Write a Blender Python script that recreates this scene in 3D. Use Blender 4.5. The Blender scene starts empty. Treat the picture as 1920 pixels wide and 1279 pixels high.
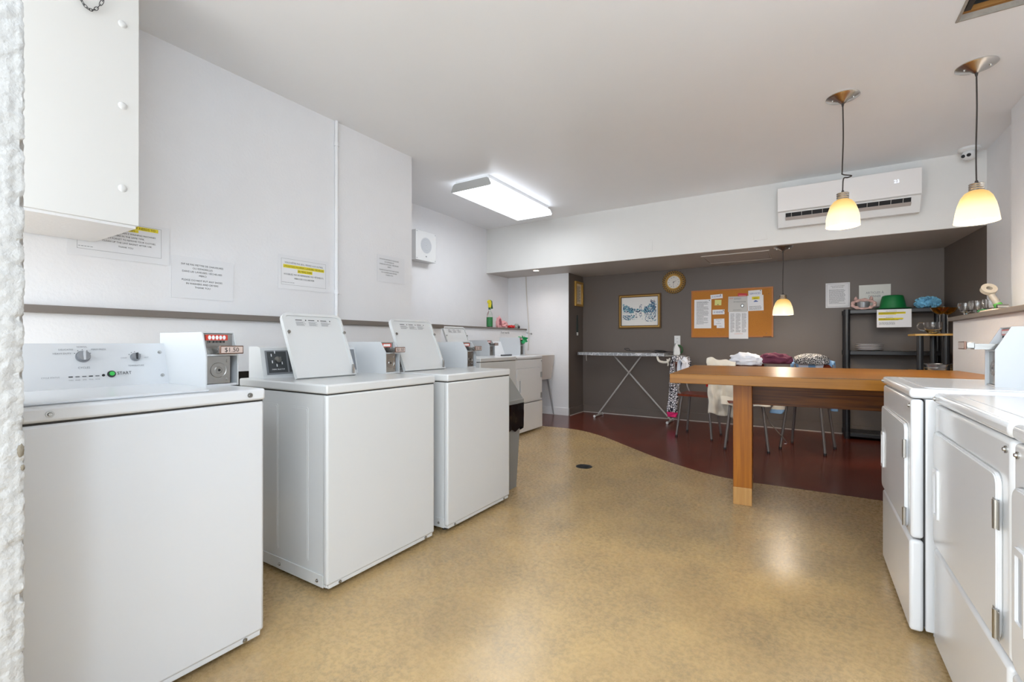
import bpy, bmesh, math, random
from mathutils import Vector, Matrix, noise

random.seed(7)
sc = bpy.context.scene
R = math.radians
PI = math.pi
S = 'structure'

# ------------------------------------------------------------------ camera
cam_d = bpy.data.cameras.new('camera')
cam = bpy.data.objects.new('camera', cam_d)
sc.collection.objects.link(cam)
cam.location = (0, 0, 1.12)
cam.rotation_euler = (R(90), 0, R(32.3))
cam_d.sensor_width = 36
cam_d.lens = 870 / 1920 * 36
cam_d.shift_y = 2.5 / 1920
cam_d.clip_start = 0.02
sc.camera = cam

# ------------------------------------------------------------------ world, exposure
w = bpy.data.worlds.new('world'); sc.world = w; w.use_nodes = True
w.node_tree.nodes['Background'].inputs[0].default_value = (0.86, 0.935, 1.0, 1)
w.node_tree.nodes['Background'].inputs[1].default_value = 4.2
sc.view_settings.view_transform = 'Standard'
sc.view_settings.look = 'None'
sc.view_settings.gamma = 1
sc.view_settings.exposure = 0.40
sc.view_settings.use_curve_mapping = False

def light(name, kind, loc, power, color=(1, 1, 1), size=0.1, size_y=None, rot=(0, 0, 0), spot=None):
    d = bpy.data.lights.new(name, kind); d.energy = power; d.color = color
    if kind == 'AREA':
        d.shape = 'RECTANGLE'; d.size = size; d.size_y = size_y or size
    else:
        d.shadow_soft_size = size
    if spot: d.spot_size = R(spot); d.spot_blend = 1.0
    o = bpy.data.objects.new(name, d); sc.collection.objects.link(o)
    o.location = loc; o.rotation_euler = rot
    return o
# the ceiling lamps of the room: the visible tube fixture, pendants, downlight
COOL = (0.95, 0.98, 1.0); WARM = (1.0, 0.90, 0.78)
light('recess_tube_light', 'AREA', (-2.99, 4.58, 2.725), 11, (0.92, 0.96, 1.0), 0.45, 1.3)
light('pendant_light', 'POINT', (0.224, 4.03, 1.93), 17, WARM, 0.07)
light('pendant_light', 'POINT', (0.908, 4.02, 1.88), 15, WARM, 0.07)
light('pendant_light', 'POINT', (-0.21, 5.96, 1.44), 13, WARM, 0.06)
light('downlight_beam', 'SPOT', (-3.36, 5.98, 2.165), 9, (1.0, 0.90, 0.82), 0.06, spot=150)

# ------------------------------------------------------------------ materials
def node_mat(name):
    m = bpy.data.materials.new(name); m.use_nodes = True
    nt = m.node_tree
    return m, nt, nt.nodes['Principled BSDF']
def srgb(r, g, b):
    f = lambda c: (c / 255 / 12.92) if c / 255 <= 0.04045 else ((c / 255 + 0.055) / 1.055) ** 2.4
    return (f(r), f(g), f(b), 1)
def mat(name, col, rough=0.5, metal=0, bump=0, bscale=60, vary=0, vscale=8, coat=0, spec=None, bdist=0.002, detail=4):
    m, nt, p = node_mat(name)
    c = srgb(*col)
    p.inputs['Base Color'].default_value = c
    p.inputs['Roughness'].default_value = rough
    p.inputs['Metallic'].default_value = metal
    if spec is not None: p.inputs['Specular IOR Level'].default_value = spec
    if coat:
        p.inputs['Coat Weight'].default_value = coat
        p.inputs['Coat Roughness'].default_value = 0.12
    tc = nt.nodes.new('ShaderNodeTexCoord')
    if vary:
        n = nt.nodes.new('ShaderNodeTexNoise'); n.inputs['Scale'].default_value = vscale; n.inputs['Detail'].default_value = 6
        nt.links.new(tc.outputs['Object'], n.inputs['Vector'])
        mx = nt.nodes.new('ShaderNodeMix'); mx.data_type = 'RGBA'
        mx.inputs[6].default_value = tuple(x * (1 - vary) for x in c[:3]) + (1,)
        mx.inputs[7].default_value = tuple(min(1, x * (1 + vary)) for x in c[:3]) + (1,)
        nt.links.new(n.outputs['Fac'], mx.inputs[0])
        nt.links.new(mx.outputs[2], p.inputs['Base Color'])
    if bump:
        n = nt.nodes.new('ShaderNodeTexNoise'); n.inputs['Scale'].default_value = bscale; n.inputs['Detail'].default_value = detail
        nt.links.new(tc.outputs['Object'], n.inputs['Vector'])
        b = nt.nodes.new('ShaderNodeBump'); b.inputs['Strength'].default_value = bump; b.inputs['Distance'].default_value = bdist
        nt.links.new(n.outputs['Fac'], b.inputs['Height'])
        nt.links.new(b.outputs[0], p.inputs['Normal'])
    return m
def emit(name, col, strength):
    m, nt, p = node_mat(name)
    p.inputs['Base Color'].default_value = srgb(*col)
    p.inputs['Emission Color'].default_value = srgb(*col)
    p.inputs['Emission Strength'].default_value = strength
    return m

WALL = mat('white_wall_paint', (234, 234, 236), 0.55, bump=0.35, bscale=55, bdist=0.004, vary=0.02)
WALLR = mat('rough_white_plaster', (226, 227, 226), 0.7, bump=0.9, bscale=42, bdist=0.008, vary=0.03, vscale=14, detail=6)
CEIL = mat('ceiling_paint', (245, 246, 248), 0.34, bump=0.15, bscale=40, vary=0.03, vscale=1.2, spec=0.5)
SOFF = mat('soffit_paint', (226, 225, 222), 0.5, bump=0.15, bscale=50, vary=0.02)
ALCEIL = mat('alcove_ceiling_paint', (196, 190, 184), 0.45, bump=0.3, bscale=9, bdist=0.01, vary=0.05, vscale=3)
GREY = mat('dark_grey_wall_paint', (102, 92, 85), 0.5, bump=0.25, bscale=45, bdist=0.002, vary=0.05, vscale=2)
LEDGE = mat('taupe_ledge_paint', (120, 112, 106), 0.45, bump=0.2, bscale=30)
CAULK = mat('pale_caulk', (196, 190, 184), 0.6)
WHITE = mat('white_enamel', (207, 209, 212), 0.28, coat=0.35, bump=0.03, bscale=120)
WHITE2 = mat('warm_white_enamel', (207, 208, 208), 0.3, coat=0.3, bump=0.03, bscale=120)
PLASTICW = mat('white_plastic', (226, 227, 227), 0.4)
COINW = mat('coin_box_enamel', (198, 200, 202), 0.3, coat=0.3)
DRYW = mat('lightened_dryer_enamel', (228, 229, 231), 0.26, coat=0.4, bump=0.03, bscale=120)  # white lightened in the colour to offset dim light on the dryer fronts
DGREY = mat('dark_gap', (52, 50, 48), 0.8)
SHADOWW = mat('grey_sheet_metal', (176, 177, 178), 0.4, metal=0.3)
STEEL = mat('brushed_steel', (166, 165, 162), 0.28, metal=1, bump=0.1, bscale=200)
NICKEL = mat('satin_nickel', (206, 204, 200), 0.25, metal=1)
BLACKP = mat('black_plastic', (30, 32, 36), 0.38, bump=0.1, bscale=90)
BLACK = mat('black_print', (28, 28, 30), 0.7)
GPRINT = mat('grey_print', (120, 122, 126), 0.7)
PAPER = mat('white_paper', (238, 238, 240), 0.75)
PAPERS = mat('glossy_sleeved_paper', (229, 230, 233), 0.3, bump=0.2, bscale=14, bdist=0.004)
YELLOW = mat('yellow_highlight', (232, 214, 52), 0.7)
YGREEN = mat('yellow_note', (224, 222, 140), 0.7)
RED = mat('red_paint', (206, 62, 44), 0.5)
BRONZE = mat('bronze_slide_end', (120, 92, 80), 0.35, metal=0.7)
GREEN = mat('green_button', (60, 190, 84), 0.3)
DARKPANEL = mat('dark_panel', (70, 72, 74), 0.35)
KNOB = mat('grey_knob', (140, 142, 146), 0.35, metal=0.4)
BINGREY = mat('grey_bin_plastic', (128, 128, 126), 0.45, bump=0.1)
BAG = mat('black_bin_bag', (18, 18, 20), 0.22, bump=0.3, bscale=9, bdist=0.02)
ORANGEW = None

def floor_mat(name, c1, c2, c3, rough, sc1=3.0, sc2=38):
    m, nt, p = node_mat(name); L = nt.links.new
    tc = nt.nodes.new('ShaderNodeTexCoord')
    n1 = nt.nodes.new('ShaderNodeTexNoise'); n1.inputs['Scale'].default_value = sc1; n1.inputs['Detail'].default_value = 7; n1.inputs['Roughness'].default_value = .62
    n2 = nt.nodes.new('ShaderNodeTexNoise'); n2.inputs['Scale'].default_value = sc2; n2.inputs['Detail'].default_value = 12; n2.inputs['Roughness'].default_value = .84; n2.inputs['Distortion'].default_value = 0
    L(tc.outputs['Object'], n1.inputs['Vector']); L(tc.outputs['Object'], n2.inputs['Vector'])
    r1 = nt.nodes.new('ShaderNodeValToRGB'); r1.color_ramp.elements[0].position = .36; r1.color_ramp.elements[1].position = .62
    r1.color_ramp.elements[0].color = srgb(*c2); r1.color_ramp.elements[1].color = srgb(*c1)
    r2 = nt.nodes.new('ShaderNodeValToRGB'); r2.color_ramp.elements[0].position = .38; r2.color_ramp.elements[1].position = .58
    r2.color_ramp.elements[0].color = (1, 1, 1, 1); r2.color_ramp.elements[1].color = (0, 0, 0, 1)
    L(n1.outputs['Fac'], r1.inputs[0]); L(n2.outputs['Fac'], r2.inputs[0])
    mx = nt.nodes.new('ShaderNodeMix'); mx.data_type = 'RGBA'
    mm = nt.nodes.new('ShaderNodeMath'); mm.operation = 'MULTIPLY'; mm.inputs[1].default_value = .95
    n3 = nt.nodes.new('ShaderNodeTexNoise'); n3.inputs['Scale'].default_value = 3.4; n3.inputs['Detail'].default_value = 5; n3.inputs['Roughness'].default_value = .7
    L(tc.outputs['Object'], n3.inputs['Vector'])
    r3 = nt.nodes.new('ShaderNodeMapRange'); r3.inputs[1].default_value = .42; r3.inputs[2].default_value = .66; r3.inputs[3].default_value = .22; r3.inputs[4].default_value = 1.0
    L(n3.outputs['Fac'], r3.inputs[0])
    m3 = nt.nodes.new('ShaderNodeMath'); m3.operation = 'MULTIPLY'; L(r2.outputs[0], m3.inputs[0]); L(r3.outputs[0], m3.inputs[1])
    L(m3.outputs[0], mm.inputs[0]); L(mm.outputs[0], mx.inputs[0]); L(r1.outputs[0], mx.inputs[6])
    mx.inputs[7].default_value = srgb(*c3)
    L(mx.outputs[2], p.inputs['Base Color'])
    rr = nt.nodes.new('ShaderNodeMapRange'); rr.inputs[3].default_value = rough - .05; rr.inputs[4].default_value = rough + .1
    L(n2.outputs['Fac'], rr.inputs[0]); L(rr.outputs[0], p.inputs['Roughness'])
    b = nt.nodes.new('ShaderNodeBump'); b.inputs['Strength'].default_value = .06; b.inputs['Distance'].default_value = .004
    L(n1.outputs['Fac'], b.inputs['Height']); L(b.outputs[0], p.inputs['Normal'])
    return m
TAN = floor_mat('tan_polished_concrete', (200, 169, 118), (176, 148, 106), (140, 124, 98), .25, 1.5, 46)
REDF = floor_mat('oxblood_polished_concrete', (110, 46, 30), (92, 40, 27), (72, 34, 25), .2, 2.2, 26)

def wood_mat(name, c1, c2, scale=(2, 60, 60), rough=.35, dist=3.0, coat=.3):
    m, nt, p = node_mat(name); L = nt.links.new
    tc = nt.nodes.new('ShaderNodeTexCoord'); mp = nt.nodes.new('ShaderNodeMapping')
    mp.inputs['Scale'].default_value = scale
    L(tc.outputs['Object'], mp.inputs[0])
    n = nt.nodes.new('ShaderNodeTexNoise'); n.inputs['Scale'].default_value = 1; n.inputs['Detail'].default_value = 6; n.inputs['Distortion'].default_value = dist
    L(mp.outputs[0], n.inputs['Vector'])
    r = nt.nodes.new('ShaderNodeValToRGB'); r.color_ramp.elements[0].position = .3; r.color_ramp.elements[1].position = .65
    r.color_ramp.elements[0].color = srgb(*c2); r.color_ramp.elements[1].color = srgb(*c1)
    L(n.outputs['Fac'], r.inputs[0]); L(r.outputs[0], p.inputs['Base Color'])
    p.inputs['Roughness'].default_value = rough
    p.inputs['Specular IOR Level'].default_value = .25
    p.inputs['Coat Weight'].default_value = coat; p.inputs['Coat Roughness'].default_value = .15
    return m
OAKX = wood_mat('honey_oak_top', (152, 99, 24), (122, 75, 10), (1.2, 14, 40), .36, 1.2, .1)
OAKZ = wood_mat('honey_oak_leg', (170, 102, 20), (140, 78, 10), (40, 40, 1.6), .45, 1.0, .1)
OAKP = wood_mat('pale_oak_foot', (194, 146, 84), (172, 122, 64), (40, 40, 2), .5, 1.0)
OAKD = wood_mat('dark_grained_oak_beam', (122, 70, 22), (72, 38, 12), (1.1, 9, 22), .5, 2.4, .1)
BEECH = wood_mat('yellow_laminate', (220, 176, 96), (206, 160, 82), (3, 30, 30), .4, 1)
SEATW = wood_mat('red_brown_seat', (128, 58, 36), (104, 44, 28), (3, 30, 30), .35, 1)
RAWWOOD = wood_mat('raw_lumber', (170, 122, 66), (132, 90, 46), (3, 30, 30), .7, 1, 0)
GOLD = mat('gilt_frame', (190, 148, 70), 0.35, metal=0.3, bump=0.4, bscale=70)
DGOLD = mat('dark_antique_gilt', (96, 68, 28), 0.5, metal=0.3, bump=0.4, bscale=60)
CORK = mat('cork_surface', (190, 124, 50), 0.85, bump=0.4, bscale=160, vary=0.12, vscale=90)
CORKF = mat('cork_board_frame', (184, 112, 44), 0.5, vary=0.15, vscale=20)
CHAIRM = mat('grey_chair_tube', (118, 112, 110), 0.4, metal=0.3)
BOARDM = mat('pale_grey_tube', (176, 174, 170), 0.4, metal=0.2)
BLUEINK = mat('blue_ink', (60, 104, 140), 0.8)
DBLUEINK = mat('dark_blue_ink', (36, 52, 88), 0.8)
TEALINK = mat('teal_ink', (120, 176, 186), 0.8)
MATBOARD = mat('cream_print_paper', (232, 230, 226), 0.7)
CREAM = mat('cream_paper', (226, 206, 170), 0.8)
CLOTHW = mat('white_cotton', (226, 220, 208), 0.9, bump=0.3, bscale=180)
CLOTHB = mat('bluish_white_cotton', (222, 226, 236), 0.9, bump=0.3, bscale=150)
MAROON = mat('maroon_cloth', (98, 44, 66), 0.9, bump=0.3, bscale=160)
PINKC = mat('pink_cloth', (226, 164, 166), 0.9, bump=0.3, bscale=60)
DPINK = mat('dusky_pink_lining', (150, 84, 96), 0.9)
HOTPINK = mat('hot_pink_hem', (236, 44, 120), 0.8)
REDC = mat('red_cloth', (206, 44, 44), 0.85)
LBLUE = mat('pale_blue_cloth', (130, 170, 212), 0.85)
HATG = mat('green_glitter_felt', (10, 116, 58), 0.42, bump=0.5, bscale=300, vary=.25, vscale=220)
HATB = mat('green_metallic_band', (30, 150, 50), 0.25, metal=0.7, bump=.4, bscale=150)
POM = mat('blue_tissue', (140, 205, 238), 0.8, vary=.25, vscale=26)
FUZZ = mat('pale_pink_fuzz', (222, 184, 176), 0.95, bump=0.8, bscale=90, bdist=.01)
PLATE = mat('white_ceramic', (226, 224, 226), 0.2)
ALU = mat('aluminium_pan', (204, 206, 208), 0.25, metal=.9)
SPGREEN = mat('green_bottle_label', (44, 120, 66), 0.5, vary=.4, vscale=40)
SPYEL = mat('yellow_trigger', (222, 208, 30), 0.4)
SPDK = mat('dark_green_trigger', (36, 84, 44), 0.4)
BOW = mat('green_ribbon', (30, 160, 92), 0.35)
CABLE = mat('brown_black_cord', (52, 44, 40), 0.5)
PIPEP = mat('painted_pipe', (206, 200, 194), 0.5)
def glass(name, col=(1, 1, 1, 1), rough=0.03):
    m, nt, p = node_mat(name)
    p.inputs['Base Color'].default_value = col
    p.inputs['Transmission Weight'].default_value = 1
    p.inputs['Roughness'].default_value = rough; p.inputs['IOR'].default_value = 1.45
    return m
GLASS = glass('clear_glass'); AMBER = glass('amber_glass', (1, .58, .08, 1)); CLEARPL = glass('clear_plastic', (.95, 1, .96, 1), .15)
def pattern_mat(name, base, ink, scale, thr, rough=.9):
    m, nt, p = node_mat(name); L = nt.links.new
    tc = nt.nodes.new('ShaderNodeTexCoord'); v = nt.nodes.new('ShaderNodeTexVoronoi'); v.feature = 'DISTANCE_TO_EDGE'
    v.inputs['Scale'].default_value = scale; L(tc.outputs['Object'], v.inputs['Vector'])
    r = nt.nodes.new('ShaderNodeValToRGB'); r.color_ramp.interpolation = 'CONSTANT'
    r.color_ramp.elements[0].color = srgb(*ink); r.color_ramp.elements[1].position = thr; r.color_ramp.elements[1].color = srgb(*base)
    L(v.outputs['Distance'], r.inputs[0]); L(r.outputs[0], p.inputs['Base Color']); p.inputs['Roughness'].default_value = rough
    return m
LEOP = pattern_mat('leopard_print_cloth', (226, 224, 228), (40, 38, 48), 34, .11)
WEAVE = pattern_mat('black_white_knit', (44, 44, 48), (214, 214, 214), 60, .06)
BOARDC = pattern_mat('silver_dotted_cover', (150, 152, 156), (206, 208, 212), 14, .045, .4)
def shade_mat():
    m, nt, p = node_mat('lit_amber_glass_shade'); L = nt.links.new
    tc = nt.nodes.new('ShaderNodeTexCoord'); sp = nt.nodes.new('ShaderNodeSeparateXYZ'); L(tc.outputs['Generated'], sp.inputs[0])
    r = nt.nodes.new('ShaderNodeValToRGB'); e = r.color_ramp.elements
    e[0].position = 0.0; e[0].color = (.85, .76, .56, 1); e[1].position = 1.0; e[1].color = (.42, .19, .02, 1)
    k = r.color_ramp.elements.new(.4); k.color = (.80, .70, .46, 1)
    k = r.color_ramp.elements.new(.75); k.color = (.52, .36, .12, 1)
    L(sp.outputs[2], r.inputs[0]); L(r.outputs[0], p.inputs['Emission Color'])
    p.inputs['Emission Strength'].default_value = 1.0; p.inputs['Base Color'].default_value = srgb(190, 165, 110)
    p.inputs['Roughness'].default_value = .3
    return m
SHADE = shade_mat()
LENS = emit('lit_diffuser', (240, 246, 255), 1.6)
BULB = emit('lit_bulb', (255, 240, 214), 12)
FILL_GLOBE = emit('added_fill_glow', (222, 240, 255), 70)  # glow of the unseen globe added behind the camera as room fill
LED = emit('led_digits', (225, 235, 255), 0.9)

# ------------------------------------------------------------------ mesh builder
_txt = {}
def glyphs(s):
    if s not in _txt:
        cu = bpy.data.curves.new('t', 'FONT'); cu.body = s; cu.size = 1; cu.resolution_u = 2
        o = bpy.data.objects.new('t', cu); sc.collection.objects.link(o)
        dg = bpy.context.evaluated_depsgraph_get()
        me = bpy.data.meshes.new_from_object(o.evaluated_get(dg))
        vs = [v.co.copy() for v in me.vertices]; fs = [tuple(p.vertices) for p in me.polygons]
        bpy.data.objects.remove(o); bpy.data.curves.remove(cu); bpy.data.meshes.remove(me)
        _txt[s] = (vs, fs)
    return _txt[s]
class MB:
    def __init__(s): s.v = []; s.f = []; s.m = []; s.sm = []
    def add(s, vs, fs, m=0, smooth=False):
        n = len(s.v); s.v += [tuple(v) for v in vs]
        for f in fs: s.f.append(tuple(n + i for i in f)); s.m.append(m); s.sm.append(smooth)
        return s
    def box(s, x0, x1, y0, y1, z0, z1, m=0, b=0, seg=2):
        if b:
            bm = bmesh.new(); bmesh.ops.create_cube(bm, size=1)
            for v in bm.verts: v.co = ((x0 + x1) / 2 + v.co.x * (x1 - x0), (y0 + y1) / 2 + v.co.y * (y1 - y0), (z0 + z1) / 2 + v.co.z * (z1 - z0))
            bmesh.ops.bevel(bm, geom=list(bm.edges), offset=b, segments=seg, profile=.5, affect='EDGES')
            bm.normal_update(); s.bm(bm, m, True, True); return s
        v = [(x, y, z) for x in (x0, x1) for y in (y0, y1) for z in (z0, z1)]
        return s.add(v, [(0, 1, 3, 2), (4, 6, 7, 5), (0, 4, 5, 1), (2, 3, 7, 6), (0, 2, 6, 4), (1, 5, 7, 3)], m)
    def bm(s, bm, m=0, smooth=False, flat_axis=False):
        bm.verts.ensure_lookup_table(); bm.verts.index_update()
        if flat_axis:
            n = len(s.v); s.v += [tuple(v.co) for v in bm.verts]
            for f in bm.faces:
                s.f.append(tuple(n + v.index for v in f.verts)); s.m.append(m); s.sm.append(max(abs(c) for c in f.normal) < .9999)
            bm.free(); return s
        s.add([v.co.copy() for v in bm.verts], [tuple(v.index for v in f.verts) for f in bm.faces], m, smooth); bm.free(); return s
    def prism(s, pts, axis, a, b, m=0, smooth=False):
        # pts 2D in the plane across axis: x -> (y,z), y -> (x,z), z -> (x,y)
        def P(p, t): return {'x': (t, p[0], p[1]), 'y': (p[0], t, p[1]), 'z': (p[0], p[1], t)}[axis]
        n = len(pts); vs = [P(p, a) for p in pts] + [P(p, b) for p in pts]
        fs = [tuple(range(n)), tuple(range(2 * n - 1, n - 1, -1))]
        s.add(vs, fs, m)
        s.add(vs, [(i, i + n, (i + 1) % n + n, (i + 1) % n) for i in range(n)], m, smooth); return s
    def cyl(s, p0, p1, r0, r1=None, m=0, n=16, smooth=True):
        r1 = r0 if r1 is None else r1
        p0 = Vector(p0); p1 = Vector(p1); d = (p1 - p0).normalized(); a = d.orthogonal().normalized(); b = d.cross(a)
        vs = []
        for p, r in ((p0, r0), (p1, r1)):
            for i in range(n):
                t = 2 * PI * i / n; vs.append(p + (a * math.cos(t) + b * math.sin(t)) * r)
        s.add(vs, [(i, (i + 1) % n, (i + 1) % n + n, i + n) for i in range(n)], m, smooth)
        s.add(vs, [tuple(range(n - 1, -1, -1)), tuple(range(n, 2 * n))], m); return s
    def tube(s, pts, r, m=0, n=8, smoothpath=True, closed=False):
        P = [Vector(p) for p in pts]
        if smoothpath and len(P) > 2:
            Q = []; L = len(P)
            rng = range(L if closed else L - 1)
            for i in rng:
                g = (lambda k: P[k % L]) if closed else (lambda k: P[max(0, min(L - 1, k))])
                a, b, c, d = g(i - 1), g(i), g(i + 1), g(i + 2)
                for k in range(6):
                    t = k / 6
                    Q.append(.5 * ((2 * b) + (c - a) * t + (2 * a - 5 * b + 4 * c - d) * t * t + (3 * b - a - 3 * c + d) * t ** 3))
            if not closed: Q.append(P[-1])
            P = Q
        vs = []; N = len(P); up = None
        for i, p in enumerate(P):
            if closed: d = P[(i + 1) % N] - P[i - 1]
            else: d = P[min(i + 1, N - 1)] - P[max(i - 1, 0)]
            d.normalize()
            if up is None: up = d.orthogonal().normalized()
            up = (up - d * up.dot(d)).normalized(); b = d.cross(up)
            rr = r(i / max(1, N - 1)) if callable(r) else r
            for k in range(n):
                t = 2 * PI * k / n; vs.append(p + (up * math.cos(t) + b * math.sin(t)) * rr)
        fs = []
        for i in range(N if closed else N - 1):
            for k in range(n):
                j = (i + 1) % N
                fs.append((i * n + k, i * n + (k + 1) % n, j * n + (k + 1) % n, j * n + k))
        s.add(vs, fs, m, True)
        if not closed: s.add(vs, [tuple(range(n - 1, -1, -1)), tuple(range((N - 1) * n, N * n))], m)
        return s
    def lathe(s, prof, c=(0, 0, 0), m=0, n=32, axis='z'):
        vs = []; N = len(prof)
        for (r, h) in prof:
            for k in range(n):
                t = 2 * PI * k / n; x, y = r * math.cos(t), r * math.sin(t)
                q = {'z': (x, y, h), 'x': (h, x, y), 'y': (x, h, y)}[axis]
                vs.append((c[0] + q[0], c[1] + q[1], c[2] + q[2]))
        fs = [(i * n + k, i * n + (k + 1) % n, (i + 1) * n + (k + 1) % n, (i + 1) * n + k) for i in range(N - 1) for k in range(n)]
        s.add(vs, fs, m, True)
        if prof[0][0] > 1e-5: pass
        return s
    def disc(s, c, r, axis, m=0, n=32, r2=None):
        vs = []
        for k in range(n):
            t = 2 * PI * k / n; x, y = r * math.cos(t), (r2 or r) * math.sin(t)
            q = {'z': (x, y, 0), 'x': (0, x, y), 'y': (x, 0, y)}[axis]; vs.append((c[0] + q[0], c[1] + q[1], c[2] + q[2]))
        return s.add(vs, [tuple(range(n))], m)
    def quad(s, a, b, c, d, m=0): return s.add([a, b, c, d], [(0, 1, 2, 3)], m)
    def text(s, t, h, o, U, V, m=0, align='C', maxw=None, bold=0):
        vs, fs = glyphs(t)
        if not vs: return s
        x0 = min(v.x for v in vs); x1 = max(v.x for v in vs); k = h / .7; wd = (x1 - x0) * k; kx = k
        if maxw and wd > maxw: kx = k * maxw / wd; wd = maxw
        off = {'C': -wd / 2, 'L': 0, 'R': -wd}[align]
        o = Vector(o); U = Vector(U); V = Vector(V)
        for dx in ((-bold, bold) if bold else (0,)):
            s.add([o + U * ((v.x - x0) * kx + off + dx) + V * (v.y * k) for v in vs], fs, m)
        return s
    def grid(s, fn, nu, nv, m=0, smooth=True, mf=None):
        vs = [fn(i / nu, j / nv) for j in range(nv + 1) for i in range(nu + 1)]
        base = len(s.v); s.v += [tuple(v) for v in vs]
        for j in range(nv):
            for i in range(nu):
                a = base + j * (nu + 1) + i
                s.f.append((a, a + 1, a + nu + 2, a + nu + 1)); s.m.append(mf((i + .5) / nu, (j + .5) / nv) if mf else m); s.sm.append(smooth)
        return s
    def build(s, name, mats, parent=None, loc=(0, 0, 0), rz=0, weld=False, solid=0, sub=0):
        if not isinstance(mats, (list, tuple)): mats = [mats]
        me = bpy.data.meshes.new(name); me.from_pydata(s.v, [], s.f)
        for mm in mats: me.materials.append(mm)
        me.polygons.foreach_set('material_index', s.m); me.polygons.foreach_set('use_smooth', s.sm)
        me.update()
        bm = bmesh.new(); bm.from_mesh(me)
        if weld: bmesh.ops.remove_doubles(bm, verts=bm.verts, dist=1e-5)
        if not solid: bmesh.ops.recalc_face_normals(bm, faces=bm.faces)
        bm.to_mesh(me); bm.free()
        try: me.set_sharp_from_angle(angle=R(40))
        except Exception: pass
        if len(me.polygons) == len(s.sm): me.polygons.foreach_set('use_smooth', s.sm)
        me.update()
        o = bpy.data.objects.new(name, me); sc.collection.objects.link(o)
        o.location = loc; o.rotation_euler = (0, 0, rz)
        if parent: o.parent = parent
        if solid:
            d = o.modifiers.new('solid', 'SOLIDIFY'); d.thickness = solid; d.offset = 0
        if sub:
            d = o.modifiers.new('sub', 'SUBSURF'); d.levels = sub; d.render_levels = sub
        return o
def rrect(x0, x1, z0, z1, r, n=5, corners=(1, 1, 1, 1)):
    pts = []
    for (cx, cz, a0, on) in ((x1 - r, z1 - r, 0, corners[0]), (x0 + r, z1 - r, 90, corners[1]), (x0 + r, z0 + r, 180, corners[2]), (x1 - r, z0 + r, 270, corners[3])):
        if on:
            for k in range(n + 1):
                t = R(a0 + 90 * k / n); pts.append((cx + r * math.cos(t), cz + r * math.sin(t)))
        else:
            t = R(a0 + 45); pts.append((cx + r * math.copysign(1, math.cos(t)), cz + r * math.copysign(1, math.sin(t))))
    return pts
def thing(name, label, cat, loc=(0, 0, 0), rz=0, group=None):
    o = bpy.data.objects.new(name, None); sc.collection.objects.link(o)
    o.empty_display_size = .1; o.location = loc; o.rotation_euler = (0, 0, rz)
    return tag(o, label, cat, group)
def tag(o, label, cat, group=None):
    o['label'] = label; o['category'] = cat
    if group: o['group'] = group
    return o
def struct(name, mb, mats, **k):
    o = mb.build(name, mats, **k); o['kind'] = S; return o
def copy_tree(o, parent=None, loc=None, rz=None, label=None, group=None):
    c = o.copy(); sc.collection.objects.link(c)
    if parent: c.parent = parent
    if loc is not None: c.location = loc
    if rz is not None: c.rotation_euler = (0, 0, rz)
    if label: c['label'] = label
    if group: c['group'] = group
    for ch in list(o.children): copy_tree(ch, c)
    return c
X, Y, Z = (1, 0, 0), (0, 1, 0), (0, 0, 1); NX, NY = (-1, 0, 0), (0, -1, 0)

# ------------------------------------------------------------------ room shell
CZ = 2.86
curve = [(-4.2, 5.42), (-3.0, 5.475), (-2.65, 5.49), (-2.45, 5.465), (-2.23, 5.37), (-1.95, 5.18), (-1.59, 4.87), (-1.23, 4.57), (-.88, 4.33), (-.64, 4.21), (-.40, 4.16), (-.1, 4.165), (1.5, 4.18)]
def smooth2(P, k=6):
    Q = []
    for i in range(len(P) - 1):
        a, b, c, d = [Vector(P[max(0, min(len(P) - 1, j))]) for j in (i - 1, i, i + 1, i + 2)]
        for q in range(k):
            t = q / k; Q.append(tuple(.5 * ((2 * b) + (c - a) * t + (2 * a - 5 * b + 4 * c - d) * t * t + (3 * b - a - 3 * c + d) * t ** 3)))
    return Q + [P[-1]]
cs = smooth2(curve)
mb = MB()
mb.add([(x, y, 0) for x, y in cs] + [(1.5, -2.5, 0), (-4.2, -2.5, 0)], [tuple(range(len(cs) + 2))], 0)
mb.add([(x, y, 0) for x, y in cs] + [(1.5, 7.0, 0), (-4.2, 7.0, 0)], [tuple(range(len(cs) + 2))], 1)
mb.box(-4.2, 1.5, -2.5, 7.0, -.1, -.004, 0)
struct('floor', mb, [TAN, REDF])
# ceiling with a square opening
HX0, HX1, HY0, HY1 = .69, 1.30, 2.8, 3.425
mb = MB()
mb.box(-4.3, HX0, -1.9, 6.0, CZ, CZ + .05); mb.box(HX1, 1.6, -1.9, 6.0, CZ, CZ + .05)
mb.box(HX0, HX1, -1.9, HY0, CZ, CZ + .05); mb.box(HX0, HX1, HY1, 6.0, CZ, CZ + .05)
struct('ceiling', mb, CEIL)
# upper left wall mass, lower half wall, ledge
struct('wall_left', MB().box(-4.15, -3.127, -.2, 3.183, 1.30, CZ), WALL)
mb = MB().box(-4.15, -3.127, -.2, 3.6, .93, 1.262); mb.box(-4.15, -3.30, -.2, 3.6, 0, .93, 1)  # set-back base coloured dark to stand for the shadow behind the washers
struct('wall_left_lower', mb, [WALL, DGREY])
mb = MB().box(-4.15, -3.088, -.2, 3.6, 1.262, 1.30, 0, .004)
struct('trim_1', mb, LEDGE)
struct('wall_left_recess', MB().box(-4.3, -4.15, -.2, 6.45, 0, CZ), WALL)
struct('wall_left_half', MB().box(-4.15, -3.81, 3.6, 6.45, 0, 1.315), WALL)
struct('trim_2', MB().box(-4.15, -3.79, 3.6, 6.45, 1.315, 1.338, 0, .004), LEDGE)
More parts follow.
